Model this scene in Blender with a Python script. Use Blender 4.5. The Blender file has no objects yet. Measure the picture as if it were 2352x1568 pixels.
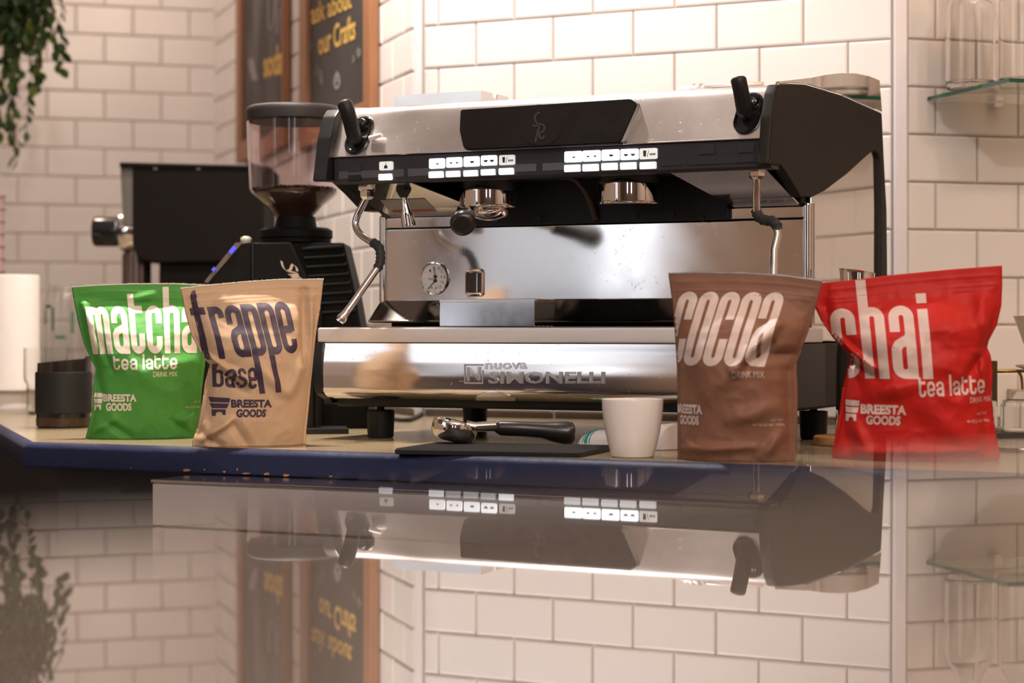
import bpy, bmesh, math, random
from mathutils import Vector, Matrix, noise as mnoise
random.seed(7)

# ------------------------------------------------------------------ camera
F = 70.0 / 36.0 * 2352.0          # focal length in pixels
HZ = 760.0                        # pixel row of the horizon
H = 0.155                         # camera height above the counter top (z = 0)
sc = bpy.context.scene
COL = sc.collection
cam_d = bpy.data.cameras.new('camera')
cam = bpy.data.objects.new('camera', cam_d)
COL.objects.link(cam)
cam.location = (0, 0, H)
cam.rotation_euler = (math.pi / 2, 0, 0)
cam_d.lens = 70.0
cam_d.sensor_width = 36.0
cam_d.shift_y = (HZ - 784.0) / 2352.0
cam_d.clip_start = 0.01
cam_d.clip_end = 40
cam_d.dof.use_dof = True
cam_d.dof.focus_distance = 2.72
cam_d.dof.aperture_fstop = 4.3
sc.camera = cam

# ------------------------------------------------------------------ world, lamps, exposure
w = bpy.data.worlds.new('world')
sc.world = w
w.use_nodes = True
w.node_tree.nodes['Background'].inputs[0].default_value = (1.0, 0.8, 0.62, 1)
w.node_tree.nodes['Background'].inputs[1].default_value = 0.25
sc.view_settings.view_transform = 'Standard'
sc.view_settings.look = 'None'
sc.view_settings.gamma = 1.0
sc.view_settings.use_curve_mapping = False
sc.view_settings.exposure = 0.0


def lamp(name, kind, loc, target, energy, color, size=0.1, size_y=None, spot=None, blend=0.5):
    l = bpy.data.lights.new(name, kind)
    l.energy = energy
    l.color = color
    if kind == 'AREA':
        l.shape = 'RECTANGLE'
        l.size = size
        l.size_y = size_y or size
    elif kind == 'SPOT':
        l.spot_size = math.radians(spot)
        l.spot_blend = blend
        l.shadow_soft_size = size
    else:
        l.shadow_soft_size = size
    o = bpy.data.objects.new(name, l)
    COL.objects.link(o)
    o.location = loc
    o.rotation_euler = (Vector(target) - Vector(loc)).to_track_quat('-Z', 'Y').to_euler()
    return o


# daylight through the two panes of the street side window (left of the room)
for wy0, wy1, wz0, wz1, rad in ((-0.45, -0.12, 0.27, 0.86, 2.6), (-0.08, 0.45, 0.27, 0.86, 0.75), (-0.45, 1.25, 0.89, 2.25, 1.5), (0.30, 0.60, 0.02, 0.25, 1.0)):
    lamp('window_daylight', 'AREA', (-3.42, (wy0 + wy1) / 2, (wz0 + wz1) / 2), (0, (wy0 + wy1) / 2, (wz0 + wz1) / 2),
         math.pi * rad * (wy1 - wy0) * (wz1 - wz0), (0.86, 0.92, 1.0), wy1 - wy0, wz1 - wz0)
# two tall glowing panes added behind the camera for highlights on glass and chrome
for wx in (-1.15, 0.55):
    lamp('rear_highlight_fill', 'AREA', (wx, -3.94, 1.2), (wx, 0, 1.2), math.pi * 2.4 * 0.45 * 1.5, (0.9, 0.95, 1.0), 0.45, 1.5)
# the track lamp over the machine: burns out the tiles behind it and grazes the pouches
lamp('track_lamp', 'SPOT', (-0.27, 3.09, 1.62), (-0.29, 3.08, 0.0), 88, (1.0, 0.93, 0.90), 0.03, spot=116, blend=0.55)
lamp('track_lamp', 'SPOT', (-0.62, 3.75, 1.50), (-0.60, 3.78, 0.0), 60, (1.0, 0.90, 0.80), 0.03, spot=78, blend=0.5)
lamp('track_lamp', 'SPOT', (-0.46, 3.02, 1.50), (-0.45, 2.84, 0.0), 150, (1.0, 0.89, 0.80), 0.028, spot=34, blend=0.5)
# warm fill lights added out of view to lift the cup, machine and pouches
for lx, ly, e in ((0.15, -0.25, 75), (0.85, 0.75, 24), (1.15, 0.95, 34), (-0.9, -0.8, 12), (0.9, -0.9, 40)):
    lamp('room_fill', 'POINT', (lx, ly, 1.75), (lx, ly, 0), e, (1.0, 0.91, 0.85) if lx < 0.5 else (1.0, 0.81, 0.64), 0.07)
lamp('left_wall_fill', 'POINT', (-1.30, 4.60, 2.10), (-1.9, 4.4, 0), 36, (1.0, 0.80, 0.68), 0.07)  # unseen fill added to light the left tiled wall
lamp('right_wall_fill', 'POINT', (1.25, 2.25, 1.60), (0, 0, 0), 14, (1.0, 0.48, 0.20), 0.07)  # unseen orange fill added to tint the right wall tan

# ------------------------------------------------------------------ frames and pixel helpers
TH = math.radians(26.05)
S, C = math.sin(TH), math.cos(TH)
MO = (0.0, 2.736)                 # machine origin: centre of its lower front plane


def P(px, py, d):
    return Vector(((px - 1176) / F * d, d, H + (HZ - py) / F * d))


def cw(px, py, z=0.0):
    d = (H - z) * F / (py - HZ)
    return Vector(((px - 1176) / F * d, d, z))


def mp(px, py, v):
    xp = (px - 1176) / F
    s = (v + MO[1] * C) / (S * xp + C)
    X, Y = s * xp, s
    return Vector((X * C - (Y - MO[1]) * S, v, H + (HZ - py) / F * s))


def sp(px, py, u):
    xp = (px - 1176) / F
    s = (u - MO[1] * S) / (xp * C - S)
    X, Y = s * xp, s
    return Vector((u, X * S + (Y - MO[1]) * C, H + (HZ - py) / F * s))


# ------------------------------------------------------------------ materials
MATS = {}


def mat(name, color, rough=0.5, metal=0.0, var=0.08, scale=30.0, bump=0.0, bscale=None, stretch=None,
        coat=0.0, spec=0.5, trans=0.0, ior=1.5, emit=None, estr=0.0, rvar=0.0, sheen=0.0, alpha=1.0, speck=0.0):
    if name in MATS:
        return MATS[name]
    m = bpy.data.materials.new(name)
    m.use_nodes = True
    nt = m.node_tree
    b = nt.nodes['Principled BSDF']
    tc = nt.nodes.new('ShaderNodeTexCoord')
    mpn = nt.nodes.new('ShaderNodeMapping')
    nt.links.new(tc.outputs['Object'], mpn.inputs['Vector'])
    if stretch:
        mpn.inputs['Scale'].default_value = stretch
    nz = nt.nodes.new('ShaderNodeTexNoise')
    nz.inputs['Scale'].default_value = scale
    nz.inputs['Detail'].default_value = 5
    nt.links.new(mpn.outputs['Vector'], nz.inputs['Vector'])
    mix = nt.nodes.new('ShaderNodeMixRGB')
    c = Vector(color[:3])
    mix.inputs['Color1'].default_value = (*(c * (1 - var)), 1)
    mix.inputs['Color2'].default_value = (*[min(1, x) for x in c * (1 + var)], 1)
    nt.links.new(nz.outputs['Fac'], mix.inputs['Fac'])
    nt.links.new(mix.outputs['Color'], b.inputs['Base Color'])
    b.inputs['Roughness'].default_value = rough
    b.inputs['Metallic'].default_value = metal
    b.inputs['Specular IOR Level'].default_value = spec
    b.inputs['IOR'].default_value = ior
    b.inputs['Coat Weight'].default_value = coat
    b.inputs['Transmission Weight'].default_value = trans
    b.inputs['Alpha'].default_value = alpha
    if sheen:
        b.inputs['Sheen Weight'].default_value = sheen
    if rvar:
        mr = nt.nodes.new('ShaderNodeMapRange')
        mr.inputs['To Min'].default_value = max(0, rough - rvar)
        mr.inputs['To Max'].default_value = rough + rvar
        nt.links.new(nz.outputs['Fac'], mr.inputs['Value'])
        nt.links.new(mr.outputs['Result'], b.inputs['Roughness'])
    if speck:
        n3 = nt.nodes.new('ShaderNodeTexNoise')
        n3.inputs['Scale'].default_value = 170
        n3.inputs['Detail'].default_value = 3
        n3.inputs['Distortion'].default_value = 1.5
        nt.links.new(tc.outputs['Object'], n3.inputs['Vector'])
        r3 = nt.nodes.new('ShaderNodeMapRange')
        r3.inputs['From Min'].default_value = 0.66
        r3.inputs['From Max'].default_value = 0.74
        r3.inputs['To Min'].default_value = 0.0
        r3.inputs['To Max'].default_value = speck
        nt.links.new(n3.outputs['Fac'], r3.inputs['Value'])
        ad = nt.nodes.new('ShaderNodeMath')
        ad.operation = 'ADD'
        nt.links.new(r3.outputs['Result'], ad.inputs[0])
        if rvar:
            nt.links.new(mr.outputs['Result'], ad.inputs[1])
        else:
            ad.inputs[1].default_value = rough
        nt.links.new(ad.outputs[0], b.inputs['Roughness'])
    if bump:
        n2 = nt.nodes.new('ShaderNodeTexNoise')
        n2.inputs['Scale'].default_value = bscale or scale
        n2.inputs['Detail'].default_value = 4
        nt.links.new(mpn.outputs['Vector'], n2.inputs['Vector'])
        bp = nt.nodes.new('ShaderNodeBump')
        bp.inputs['Strength'].default_value = bump
        bp.inputs['Distance'].default_value = 0.001
        nt.links.new(n2.outputs['Fac'], bp.inputs['Height'])
        nt.links.new(bp.outputs['Normal'], b.inputs['Normal'])
    if emit:
        b.inputs['Emission Color'].default_value = (*emit, 1)
        b.inputs['Emission Strength'].default_value = estr
    MATS[name] = m
    return m


def glass(name, color=(1, 1, 1), rough=0.0, ior=1.45):
    return mat(name, color, rough, 0, var=0.01, trans=1.0, ior=ior)


# ------------------------------------------------------------------ mesh helpers
def obj(name, bm, m=None, parent=None, smooth=None, kind=None, label=None):
    me = bpy.data.meshes.new(name)
    bmesh.ops.recalc_face_normals(bm, faces=bm.faces[:])
    bm.to_mesh(me)
    bm.free()
    o = bpy.data.objects.new(name, me)
    COL.objects.link(o)
    if m:
        me.materials.append(m)
    if parent:
        o.parent = parent
    if smooth:
        me.polygons.foreach_set('use_smooth', [True] * len(me.polygons))
        if smooth is not True:
            me.set_sharp_from_angle(angle=math.radians(smooth))
            wn = o.modifiers.new('weighted', 'WEIGHTED_NORMAL')
            wn.keep_sharp = True
            wn.weight = 100
    if kind:
        o['kind'] = kind
    if label:
        o['label'] = label
    return o


def raw(name, verts, faces, m=None, parent=None, smooth=None, label=None):
    bm = bmesh.new()
    vs = [bm.verts.new(v) for v in verts]
    for f in faces:
        try:
            bm.faces.new([vs[i] for i in f])
        except ValueError:
            pass
    return obj(name, bm, m, parent, smooth, label=label)


def tag(o, label, cat, group=None):
    o['label'] = label
    o['category'] = cat
    if group:
        o['group'] = group
    return o


def thing(name, label, cat, loc=(0, 0, 0), rotz=0.0, group=None):
    o = bpy.data.objects.new(name, None)
    COL.objects.link(o)
    o.empty_display_size = 0.05
    o.location = loc
    o.rotation_euler = (0, 0, rotz)
    return tag(o, label, cat, group)


def box(bm, lo, hi, bev=0.0, seg=2, mtx=None):
    lo, hi = Vector(lo), Vector(hi)
    r = bmesh.ops.create_cube(bm, size=1.0)
    vs = r['verts']
    c, s = (lo + hi) / 2, hi - lo
    for v in vs:
        v.co = Vector((v.co.x * s.x, v.co.y * s.y, v.co.z * s.z)) + c
    if bev:
        es = list({e for v in vs for e in v.link_edges})
        r2 = bmesh.ops.bevel(bm, geom=es, offset=bev, segments=seg, affect='EDGES', profile=0.5)
        vs = list({v for f in r2['faces'] for v in f.verts} | {v for v in vs if v.is_valid})
    if mtx is not None:
        for v in vs:
            if v.is_valid:
                v.co = mtx @ v.co
    return bm


def bx(lo, hi, bev=0.0, seg=2):
    return box(bmesh.new(), lo, hi, bev, seg)


def lathe(prof, seg=32, mtx=None, bm=None, caps=True):
    bm = bm or bmesh.new()
    rings = []
    for r, z in prof:
        ring = []
        for i in range(seg):
            a = 2 * math.pi * i / seg
            p = Vector((r * math.cos(a), r * math.sin(a), z))
            ring.append(bm.verts.new(mtx @ p if mtx is not None else p))
        rings.append(ring)
    for a, b in zip(rings, rings[1:]):
        for i in range(seg):
            j = (i + 1) % seg
            bm.faces.new((a[i], a[j], b[j], b[i]))
    if caps:
        if prof[0][0] > 1e-5:
            bm.faces.new(rings[0][::-1])
        if prof[-1][0] > 1e-5:
            bm.faces.new(rings[-1])
    bmesh.ops.remove_doubles(bm, verts=bm.verts[:], dist=1e-6)
    return bm


def smooth_path(pts, n=6):
    pts = [Vector(p) for p in pts]
    out = []
    for i in range(len(pts) - 1):
        p0 = pts[max(0, i - 1)]
        p1, p2 = pts[i], pts[i + 1]
        p3 = pts[min(len(pts) - 1, i + 2)]
        for k in range(n):
            t = k / n
            out.append(0.5 * ((2 * p1) + (-p0 + p2) * t + (2 * p0 - 5 * p1 + 4 * p2 - p3) * t * t + (-p0 + 3 * p1 - 3 * p2 + p3) * t ** 3))
    out.append(pts[-1])
    return out


def tube(pts, r, seg=12, bm=None, closed=False):
    bm = bm or bmesh.new()
    pts = [Vector(p) for p in pts]
    n = len(pts)
    rs = r if isinstance(r, (list, tuple)) else [r] * n
    tan = []
    for i in range(n):
        a, b = (pts[i - 1], pts[(i + 1) % n]) if closed else (pts[max(0, i - 1)], pts[min(n - 1, i + 1)])
        tan.append((b - a).normalized())
    up = Vector((0, 0, 1)) if abs(tan[0].z) < 0.9 else Vector((1, 0, 0))
    nx = tan[0].cross(up).normalized()
    rings = []
    for i in range(n):
        t = tan[i]
        nx = (nx - t * nx.dot(t)).normalized()
        ny = t.cross(nx)
        rings.append([bm.verts.new(pts[i] + (nx * math.cos(2 * math.pi * k / seg) + ny * math.sin(2 * math.pi * k / seg)) * rs[i]) for k in range(seg)])
    m = n if closed else n - 1
    for i in range(m):
        a, b = rings[i], rings[(i + 1) % n]
        for k in range(seg):
            j = (k + 1) % seg
            bm.faces.new((a[k], a[j], b[j], b[k]))
    if not closed:
        bm.faces.new(rings[0][::-1])
        bm.faces.new(rings[-1])
    return bm


def prism(poly, fn, d0, d1, bev=0.0, bm=None, seg=2):
    """poly: 2D points; fn(a, b, depth) -> 3D; extruded from depth d0 to d1"""
    own = bm is None
    bm = bm or bmesh.new()
    A = [bm.verts.new(fn(a, b, d0)) for a, b in poly]
    B = [bm.verts.new(fn(a, b, d1)) for a, b in poly]
    bm.faces.new(A)
    bm.faces.new(B[::-1])
    n = len(poly)
    for i in range(n):
        j = (i + 1) % n
        bm.faces.new((A[i], B[i], B[j], A[j]))
    if bev and own:
        bmesh.ops.recalc_face_normals(bm, faces=bm.faces[:])
        bmesh.ops.bevel(bm, geom=bm.edges[:], offset=bev, segments=seg, affect='EDGES', profile=0.5, clamp_overlap=True)
    return bm


def rrect(w, h, r, n=5, cx=0, cy=0):
    out = []
    for sx, sy, a0 in ((1, 1, 0), (-1, 1, 90), (-1, -1, 180), (1, -1, 270)):
        for k in range(n + 1):
            a = math.radians(a0 + 90 * k / n)
            out.append((cx + sx * (w / 2 - r) + r * math.cos(a), cy + sy * (h / 2 - r) + r * math.sin(a)))
    return out


def interp(x, xs, ys):
    if x <= xs[0]:
        return ys[0]
    for i in range(1, len(xs)):
        if x <= xs[i]:
            t = (x - xs[i - 1]) / (xs[i] - xs[i - 1])
            return ys[i - 1] + (ys[i] - ys[i - 1]) * t
    return ys[-1]


def text_geo(s, bold=0.0, extrude=0.0, sx=1.0, spacing=1.0):
    """flat letters as (verts in a 0..1 box, faces, aspect)"""
    cu = bpy.data.curves.new('t', 'FONT')
    cu.body = s
    cu.offset = bold
    cu.extrude = extrude
    cu.resolution_u = 3
    cu.space_character = spacing
    o = bpy.data.objects.new('t', cu)
    me = bpy.data.meshes.new_from_object(o)
    vs = [v.co.copy() for v in me.vertices]
    fs = [tuple(p.vertices) for p in me.polygons]
    bpy.data.objects.remove(o)
    bpy.data.curves.remove(cu)
    bpy.data.meshes.remove(me)
    x0, x1 = min(v.x for v in vs), max(v.x for v in vs)
    y0, y1 = min(v.y for v in vs), max(v.y for v in vs)
    out = [((v.x - x0) / (x1 - x0), (v.y - y0) / (y1 - y0), v.z) for v in vs]
    return out, fs


def bil(q, a, b):
    """q = (TL, TR, BR, BL) pixel corners; a to the right, b upwards, 0..1"""
    tl, tr, br, bl = [Vector(p) for p in q]
    return (bl * (1 - a) + br * a) * (1 - b) + (tl * (1 - a) + tr * a) * b


def instance(o, parent=None, mtx=None, name=None):
    c = o.copy()
    COL.objects.link(c)
    if parent:
        c.parent = parent
    if mtx is not None:
        c.matrix_local = mtx
    return c
# ------------------------------------------------------------------ materials of the setting
M_TILE = mat('glazed_white_tile', (0.80, 0.755, 0.725), 0.2, var=0.03, scale=6, bump=0.04, bscale=25, spec=0.4)
M_GROUT = mat('grey_grout', (0.50, 0.425, 0.38), 0.9, var=0.12, scale=80, bump=0.3)
M_PLASTER = mat('warm_plaster', (0.60, 0.50, 0.42), 0.8, var=0.06, scale=10, bump=0.1)
M_DARKWALL = mat('dark_brown_panelling', (0.13, 0.085, 0.065), 0.55, var=0.35, scale=4, stretch=(6, 6, 0.6))
M_FLOOR = mat('dark_floor', (0.10, 0.085, 0.075), 0.5, var=0.2, scale=8)
M_TRIM = mat('white_corner_trim', (0.74, 0.69, 0.70), 0.35, var=0.04, scale=20)
M_COUNTER = mat('speckled_tan_counter', (0.235, 0.18, 0.105), 0.25, var=0.3, scale=260, bump=0.08, bscale=200, rvar=0.08)


def blue_paint():
    m = bpy.data.materials.new('chipped_navy_paint')
    m.use_nodes = True
    nt = m.node_tree
    b = nt.nodes['Principled BSDF']
    tc = nt.nodes.new('ShaderNodeTexCoord')
    n1 = nt.nodes.new('ShaderNodeTexNoise')
    n1.inputs['Scale'].default_value = 70
    n1.inputs['Detail'].default_value = 8
    nt.links.new(tc.outputs['Object'], n1.inputs['Vector'])
    rp = nt.nodes.new('ShaderNodeValToRGB')
    rp.color_ramp.elements[0].position = 0.76
    rp.color_ramp.elements[0].color = (0, 0, 0, 1)
    rp.color_ramp.elements[1].position = 0.775
    rp.color_ramp.elements[1].color = (1, 1, 1, 1)
    nt.links.new(n1.outputs['Fac'], rp.inputs['Fac'])
    n2 = nt.nodes.new('ShaderNodeTexNoise')
    n2.inputs['Scale'].default_value = 9
    nt.links.new(tc.outputs['Object'], n2.inputs['Vector'])
    base = nt.nodes.new('ShaderNodeMixRGB')
    base.inputs['Color1'].default_value = (0.012, 0.016, 0.046, 1)
    base.inputs['Color2'].default_value = (0.020, 0.025, 0.064, 1)
    nt.links.new(n2.outputs['Fac'], base.inputs['Fac'])
    mx = nt.nodes.new('ShaderNodeMixRGB')
    mx.inputs['Color2'].default_value = (0.42, 0.27, 0.17, 1)
    nt.links.new(rp.outputs['Color'], mx.inputs['Fac'])
    nt.links.new(base.outputs['Color'], mx.inputs['Color1'])
    nt.links.new(mx.outputs['Color'], b.inputs['Base Color'])
    b.inputs['Roughness'].default_value = 0.45
    b.inputs['Specular IOR Level'].default_value = 0.16
    bp = nt.nodes.new('ShaderNodeBump')
    bp.inputs['Strength'].default_value = 0.35
    bp.inputs['Distance'].default_value = 0.002
    nt.links.new(n1.outputs['Fac'], bp.inputs['Height'])
    nt.links.new(bp.outputs['Normal'], b.inputs['Normal'])
    return m


M_BLUE = blue_paint()
M_CHIP = mat('bare_chipped_wood', (0.30, 0.15, 0.09), 0.8, var=0.5, scale=300)

# ------------------------------------------------------------------ plan of the tiled walls
P0 = Vector((-0.8211, 5.53))      # inner corner, left wall and return wall
P1 = Vector((-0.1708, 3.65))      # outer corner, return wall and centre wall
P2 = Vector((0.6345, 3.26))       # outer corner, centre wall and right wall
TLF = math.radians(16.5)
TRT = math.radians(16.2)
PL = P0 + Vector((-math.cos(TLF), -math.sin(TLF))) * 1.6
PR = P2 + Vector((math.cos(TRT), math.sin(TRT))) * 1.25
ZTOP = 1.20
TILE_H, TILE_W, GAP = 0.0752, 0.1504, 0.0028
PITCH_H, PITCH_W = TILE_H + GAP, TILE_W + GAP
TILE_MESH = {}


def tile_mesh(wd, ht=TILE_H):
    k = (round(wd, 4), round(ht, 4))
    if k in TILE_MESH:
        return TILE_MESH[k]
    a, b = wd / 2, ht / 2
    e, t = 0.0035, 0.0048
    vs = [(-a, 0.002, -b), (a, 0.002, -b), (a, 0.002, b), (-a, 0.002, b)]
    for (ins, y) in ((0.0, -t * 0.45), (e * 0.4, -t * 0.85), (e, -t)):
        vs += [(-a + ins, y, -b + ins), (a - ins, y, -b + ins), (a - ins, y, b - ins), (-a + ins, y, b - ins)]
    fs = [(12, 13, 14, 15)]
    for r in range(3):
        o0, o1 = r * 4, r * 4 + 4
        for i in range(4):
            j = (i + 1) % 4
            fs.append((o0 + i, o0 + j, o1 + j, o1 + i))
    me = bpy.data.meshes.new('tile')
    me.from_pydata(vs, [], fs)
    me.materials.append(M_TILE)
    TILE_MESH[k] = me
    return me


def tiled_wall(name, A, B, zline, phase, z0, z1, smin=0.0, smax=None, skip=None, normal_sign=1, ext=None):
    """wall from plan point A to B (left to right as seen from the room). local x runs along it, local -y faces the room."""
    d = B - A
    L = d.length
    ang = math.atan2(d.y, d.x)
    zt = 2.4
    o = obj(name, bx((0, 0.0, -0.95), (L, 0.05, zt)), M_PLASTER, kind='structure')
    o.location = (A.x, A.y, 0)
    o.rotation_euler = (0, 0, ang)
    g = obj('grout', bx((0, -0.0025, z0), (L, 0.002, z1)), M_GROUT, o)
    smax = L if smax is None else smax
    rng = random.Random(name)
    k0 = math.floor((z0 - zline) / PITCH_H)
    k1 = math.ceil((z1 - zline) / PITCH_H)
    for k in range(k0, k1):
        zc = zline + (k + 0.5) * PITCH_H
        lo_z, hi_z = max(zc - TILE_H / 2, z0), min(zc + TILE_H / 2, z1)
        if hi_z - lo_z < 0.012:
            continue
        off = phase + (0.5 * PITCH_W if k % 2 else 0.0)
        j = math.floor((smin - off) / PITCH_W) - 1
        while True:
            a = off + j * PITCH_W + GAP / 2
            b = a + TILE_W
            j += 1
            if a > smax:
                break
            aa, bb = max(a, smin + 0.001), min(b, smax - 0.001)
            if bb - aa < 0.008:
                continue
            if skip and skip((aa + bb) / 2, zc):
                continue
            t = bpy.data.objects.new('tile', tile_mesh(bb - aa, hi_z - lo_z))
            COL.objects.link(t)
            t.parent = o
            t.location = ((aa + bb) / 2, -0.0025 + rng.uniform(-0.0004, 0.0004), (lo_z + hi_z) / 2)
            t.rotation_euler = (rng.gauss(0, 0.002), rng.gauss(0, 0.001), rng.gauss(0, 0.002))
    return o


def plan_hit(A, B, px):
    """arc length along A->B where the pixel column px crosses it"""
    xp = (px - 1176) / F
    d = (B - A).normalized()
    # (A.x + s dx) = xp (A.y + s dy)
    return (xp * A.y - A.x) / (d.x - xp * d.y)


def wall_z(A, B, px, py):
    s = plan_hit(A, B, px)
    p = A + (B - A).normalized() * s
    return H + (HZ - py) / F * p.y


# rows run level round the corner; joints are set from the photograph
ZL = wall_z(P1, P2, 1457, 129.0)
s0 = plan_hit(P1, P2, 1457.3)
kk = 0
wall_back = tiled_wall('wall_back', P1, P2, ZL, s0, 0.0, ZTOP, smin=0.014, smax=(P2 - P1).length - 0.012)
# the row that starts at ZL has k = 0 (its joints at s0)
ZR = wall_z(P2, PR, 2083, 86.0)
sr = plan_hit(P2, PR, 2145.0)
wall_right = tiled_wall('wall_right', P2, PR, ZL + round((ZR - ZL) / PITCH_H) * PITCH_H, sr + PITCH_W * 0.5 * 0, 0.0, ZTOP, smin=0.012)
ZLL = wall_z(PL, P0, 174, 12.0)
sl = plan_hit(PL, P0, 174.0)
wall_left = tiled_wall('wall_left', PL, P0, ZLL, sl + PITCH_W / 2, 0.0, ZTOP + 0.1, smin=0.1)
s_split = plan_hit(P0, P1, 675.0)
wall_corner = tiled_wall('wall_corner', P0, P1, ZL, plan_hit(P0, P1, 910.0), 0.0, ZTOP + 0.1,
                         smin=0.0, smax=(P1 - P0).length - 0.014)

o = obj('dark_panel_left', bx((0, -0.02, -0.95), ((P0 - PL).length, -0.001, -0.04)), mat('black_lower_panel', (0.015, 0.014, 0.014), 0.6), kind='structure')  # dark panel added so the space below the counter reads black
o.location = (PL.x, PL.y, 0)
o.rotation_euler = (0, 0, math.atan2(P0.y - PL.y, P0.x - PL.x))

# slim trims on the two outer corners
for nm, p, r in (('trim_1', P1, 0.0075), ('trim_2', P2, 0.0105)):
    bm = bmesh.new()
    box(bm, (-r, -r, -0.02), (r, r, 1.6), 0.002)
    o = obj(nm, bm, M_TRIM, kind='structure')
    o.location = (p.x, p.y - 0.006, 0.02)
    o.rotation_euler = (0, 0, math.radians(-3))

# ------------------------------------------------------------------ rest of the room
obj('floor', bx((-3.5, -4, -1.0), (3.2, 7, -0.95)), M_FLOOR, kind='structure')
obj('ceiling', bx((-3.5, -4, 2.4), (3.2, 7, 2.45)), mat('ceiling_paint', (0.72, 0.66, 0.63), 0.8), kind='structure')
obj('wall_rear', bx((-3.5, -4.05, -0.95), (3.2, -4, 2.4)), M_DARKWALL, kind='structure')
obj('wall_east', bx((3.2, -4, -0.95), (3.25, 7, 2.4)), M_PLASTER, kind='structure')
ww = obj('wall_window_side', bx((-3.5, -4, -0.95), (-3.45, 7, 2.4)), M_DARKWALL, kind='structure')
M_SLAT = mat('oak_slats', (0.66, 0.47, 0.31), 0.5, var=0.2, scale=5, stretch=(8, 8, 1))
for i in range(14):
    obj('slat', bx((-3.45, -0.56 - i * 0.095, -0.9), (-3.41, -0.505 - i * 0.095, 1.6), 0.004, 1), M_SLAT, ww)
for nm, y0, y1, z0_, z1_ in (('window_1', -0.45, -0.12, 0.27, 0.86), ('window_2', -0.08, 0.45, 0.27, 0.86), ('window_3', -0.45, 1.25, 0.89, 2.25)):
    bm = bmesh.new()
    for lo, hi in (((-3.45, y0 - 0.04, z0_ - 0.04), (-3.40, y0, z1_ + 0.02)), ((-3.45, y1, z0_ - 0.04), (-3.40, y1 + 0.04, z1_ + 0.02)),
                   ((-3.45, y0, z0_ - 0.015), (-3.40, y1, z0_)), ((-3.45, y0, z1_), (-3.40, y1, z1_ + 0.015))):
        box(bm, lo, hi)
    if nm == 'window_1':
        box(bm, (-3.415, y0, 0.41), (-3.39, y1, 0.445))
    obj(nm, bm, M_TRIM, kind='structure')
obj('plaster_panel', bx((-3.45, 0.66, -0.95), (-3.43, 4.5, 1.0)), M_PLASTER, ww)
obj('wainscot', bx((-3.45, -0.6, -0.95), (-3.43, 0.20, 0.22)), mat('navy_panelling', (0.02, 0.024, 0.055), 0.4), ww)

# ------------------------------------------------------------------ the counter
D0E = 2.457
T = math.tan(TH)


def edge_pt(px, K, d0):
    """point on a line parallel to the counter front whose depth at x=0 is d0"""
    xp = (px - 1176) / F
    d = d0 / (1 + T * xp)
    return Vector((xp * d, d))


CA = edge_pt(76, 0, D0E)
ld = Vector((-0.327, 0.945)).normalized()
CB = CA + ld * 2.57
CR = edge_pt(2900, 0, D0E)
cpoly = [CA, CR, Vector((1.75, 3.50)), PR + Vector((0.004, -0.016)), P2 + Vector((0.0, -0.02)), P1 + Vector((-0.014, -0.016)), P0 + Vector((-0.014, -0.014)), CB + Vector((0.012, -0.014))]
counter = thing('counter', 'tan speckled counter with chipped navy painted front edge', 'counter', (0, 0, -0.95))
Z0 = 0.95
bm = prism([(p.x, p.y) for p in cpoly], lambda a, b, d: Vector((a, b, d)), Z0 - 0.03, Z0)
obj('countertop', bm, M_COUNTER, counter)


def edging(name, A, B, ncap):
    """navy nosing along A->B, profile (out, z)"""
    d = (B - A).normalized()
    n = Vector((d.y, -d.x))
    prof = [(0.0, 0.0003), (0.006, -0.0012), (0.011, -0.0055), (0.0135, -0.009), (0.014, -0.031), (0.012, -0.034), (0.0, -0.034)]
    bm = bmesh.new()
    N = 120
    rows = []
    for i in range(N + 1):
        t = i / N
        row = []
        for (o_, z) in prof:
            # mitred end at the corner CA
            p = A.lerp(B, t) + n * o_
            if ncap and i == 0:
                p += d * (o_ * ncap[0])
            if ncap and i == N:
                p += d * (o_ * ncap[1])
            j = 0.0 if o_ == 0 else 0.0007 * mnoise.noise(Vector((p.x * 40, p.y * 40, z * 90)))
            row.append(bm.verts.new((p.x, p.y, Z0 + z + j)))
        rows.append(row)
    for a, b in zip(rows, rows[1:]):
        for k in range(len(prof) - 1):
            bm.faces.new((a[k], a[k + 1], b[k + 1], b[k]))
    for r in (rows[0], rows[-1]):
        bm.faces.new(r)
    return obj(name, bm, M_BLUE, counter, 40)


turn = math.tan(((CR - CA).angle(CA - CB)) / 2)
edging('edge_moulding', CA, CR, (-turn, 0))
edging('edge_moulding', CB, CA, (0, turn))
# bare chips knocked out of the lower edge
for (x, y, wpx, hpx) in ((430, 1079, 26, 9), (515, 1083, 10, 5), (565, 1087, 24, 5), (613, 1088, 18, 7), (657, 1091, 20, 7), (470, 1078, 8, 3), (300, 1074, 5, 3), (760, 1093, 12, 4), (545, 1078, 5, 7)):
    pe = edge_pt(x, 0, D0E - 0.0142 / C)
    zz = H + (HZ - y) / F * pe.y + Z0
    bm = bmesh.new()
    rr = random.Random(x)
    pts = []
    for i in range(9):
        a = 2 * math.pi * i / 9
        q = 0.6 + 0.5 * rr.random()
        pts.append((math.cos(a) * wpx * q * 0.5 * pe.y / F, math.sin(a) * hpx * q * 0.5 * pe.y / F))
    bm = prism(pts, lambda a, b, d: Vector((pe.x + a * C + d * S * 0, pe.y - a * S + d, zz + b)), -0.0006, 0.004)
    obj('paint_chip', bm, M_CHIP, counter)
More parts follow.
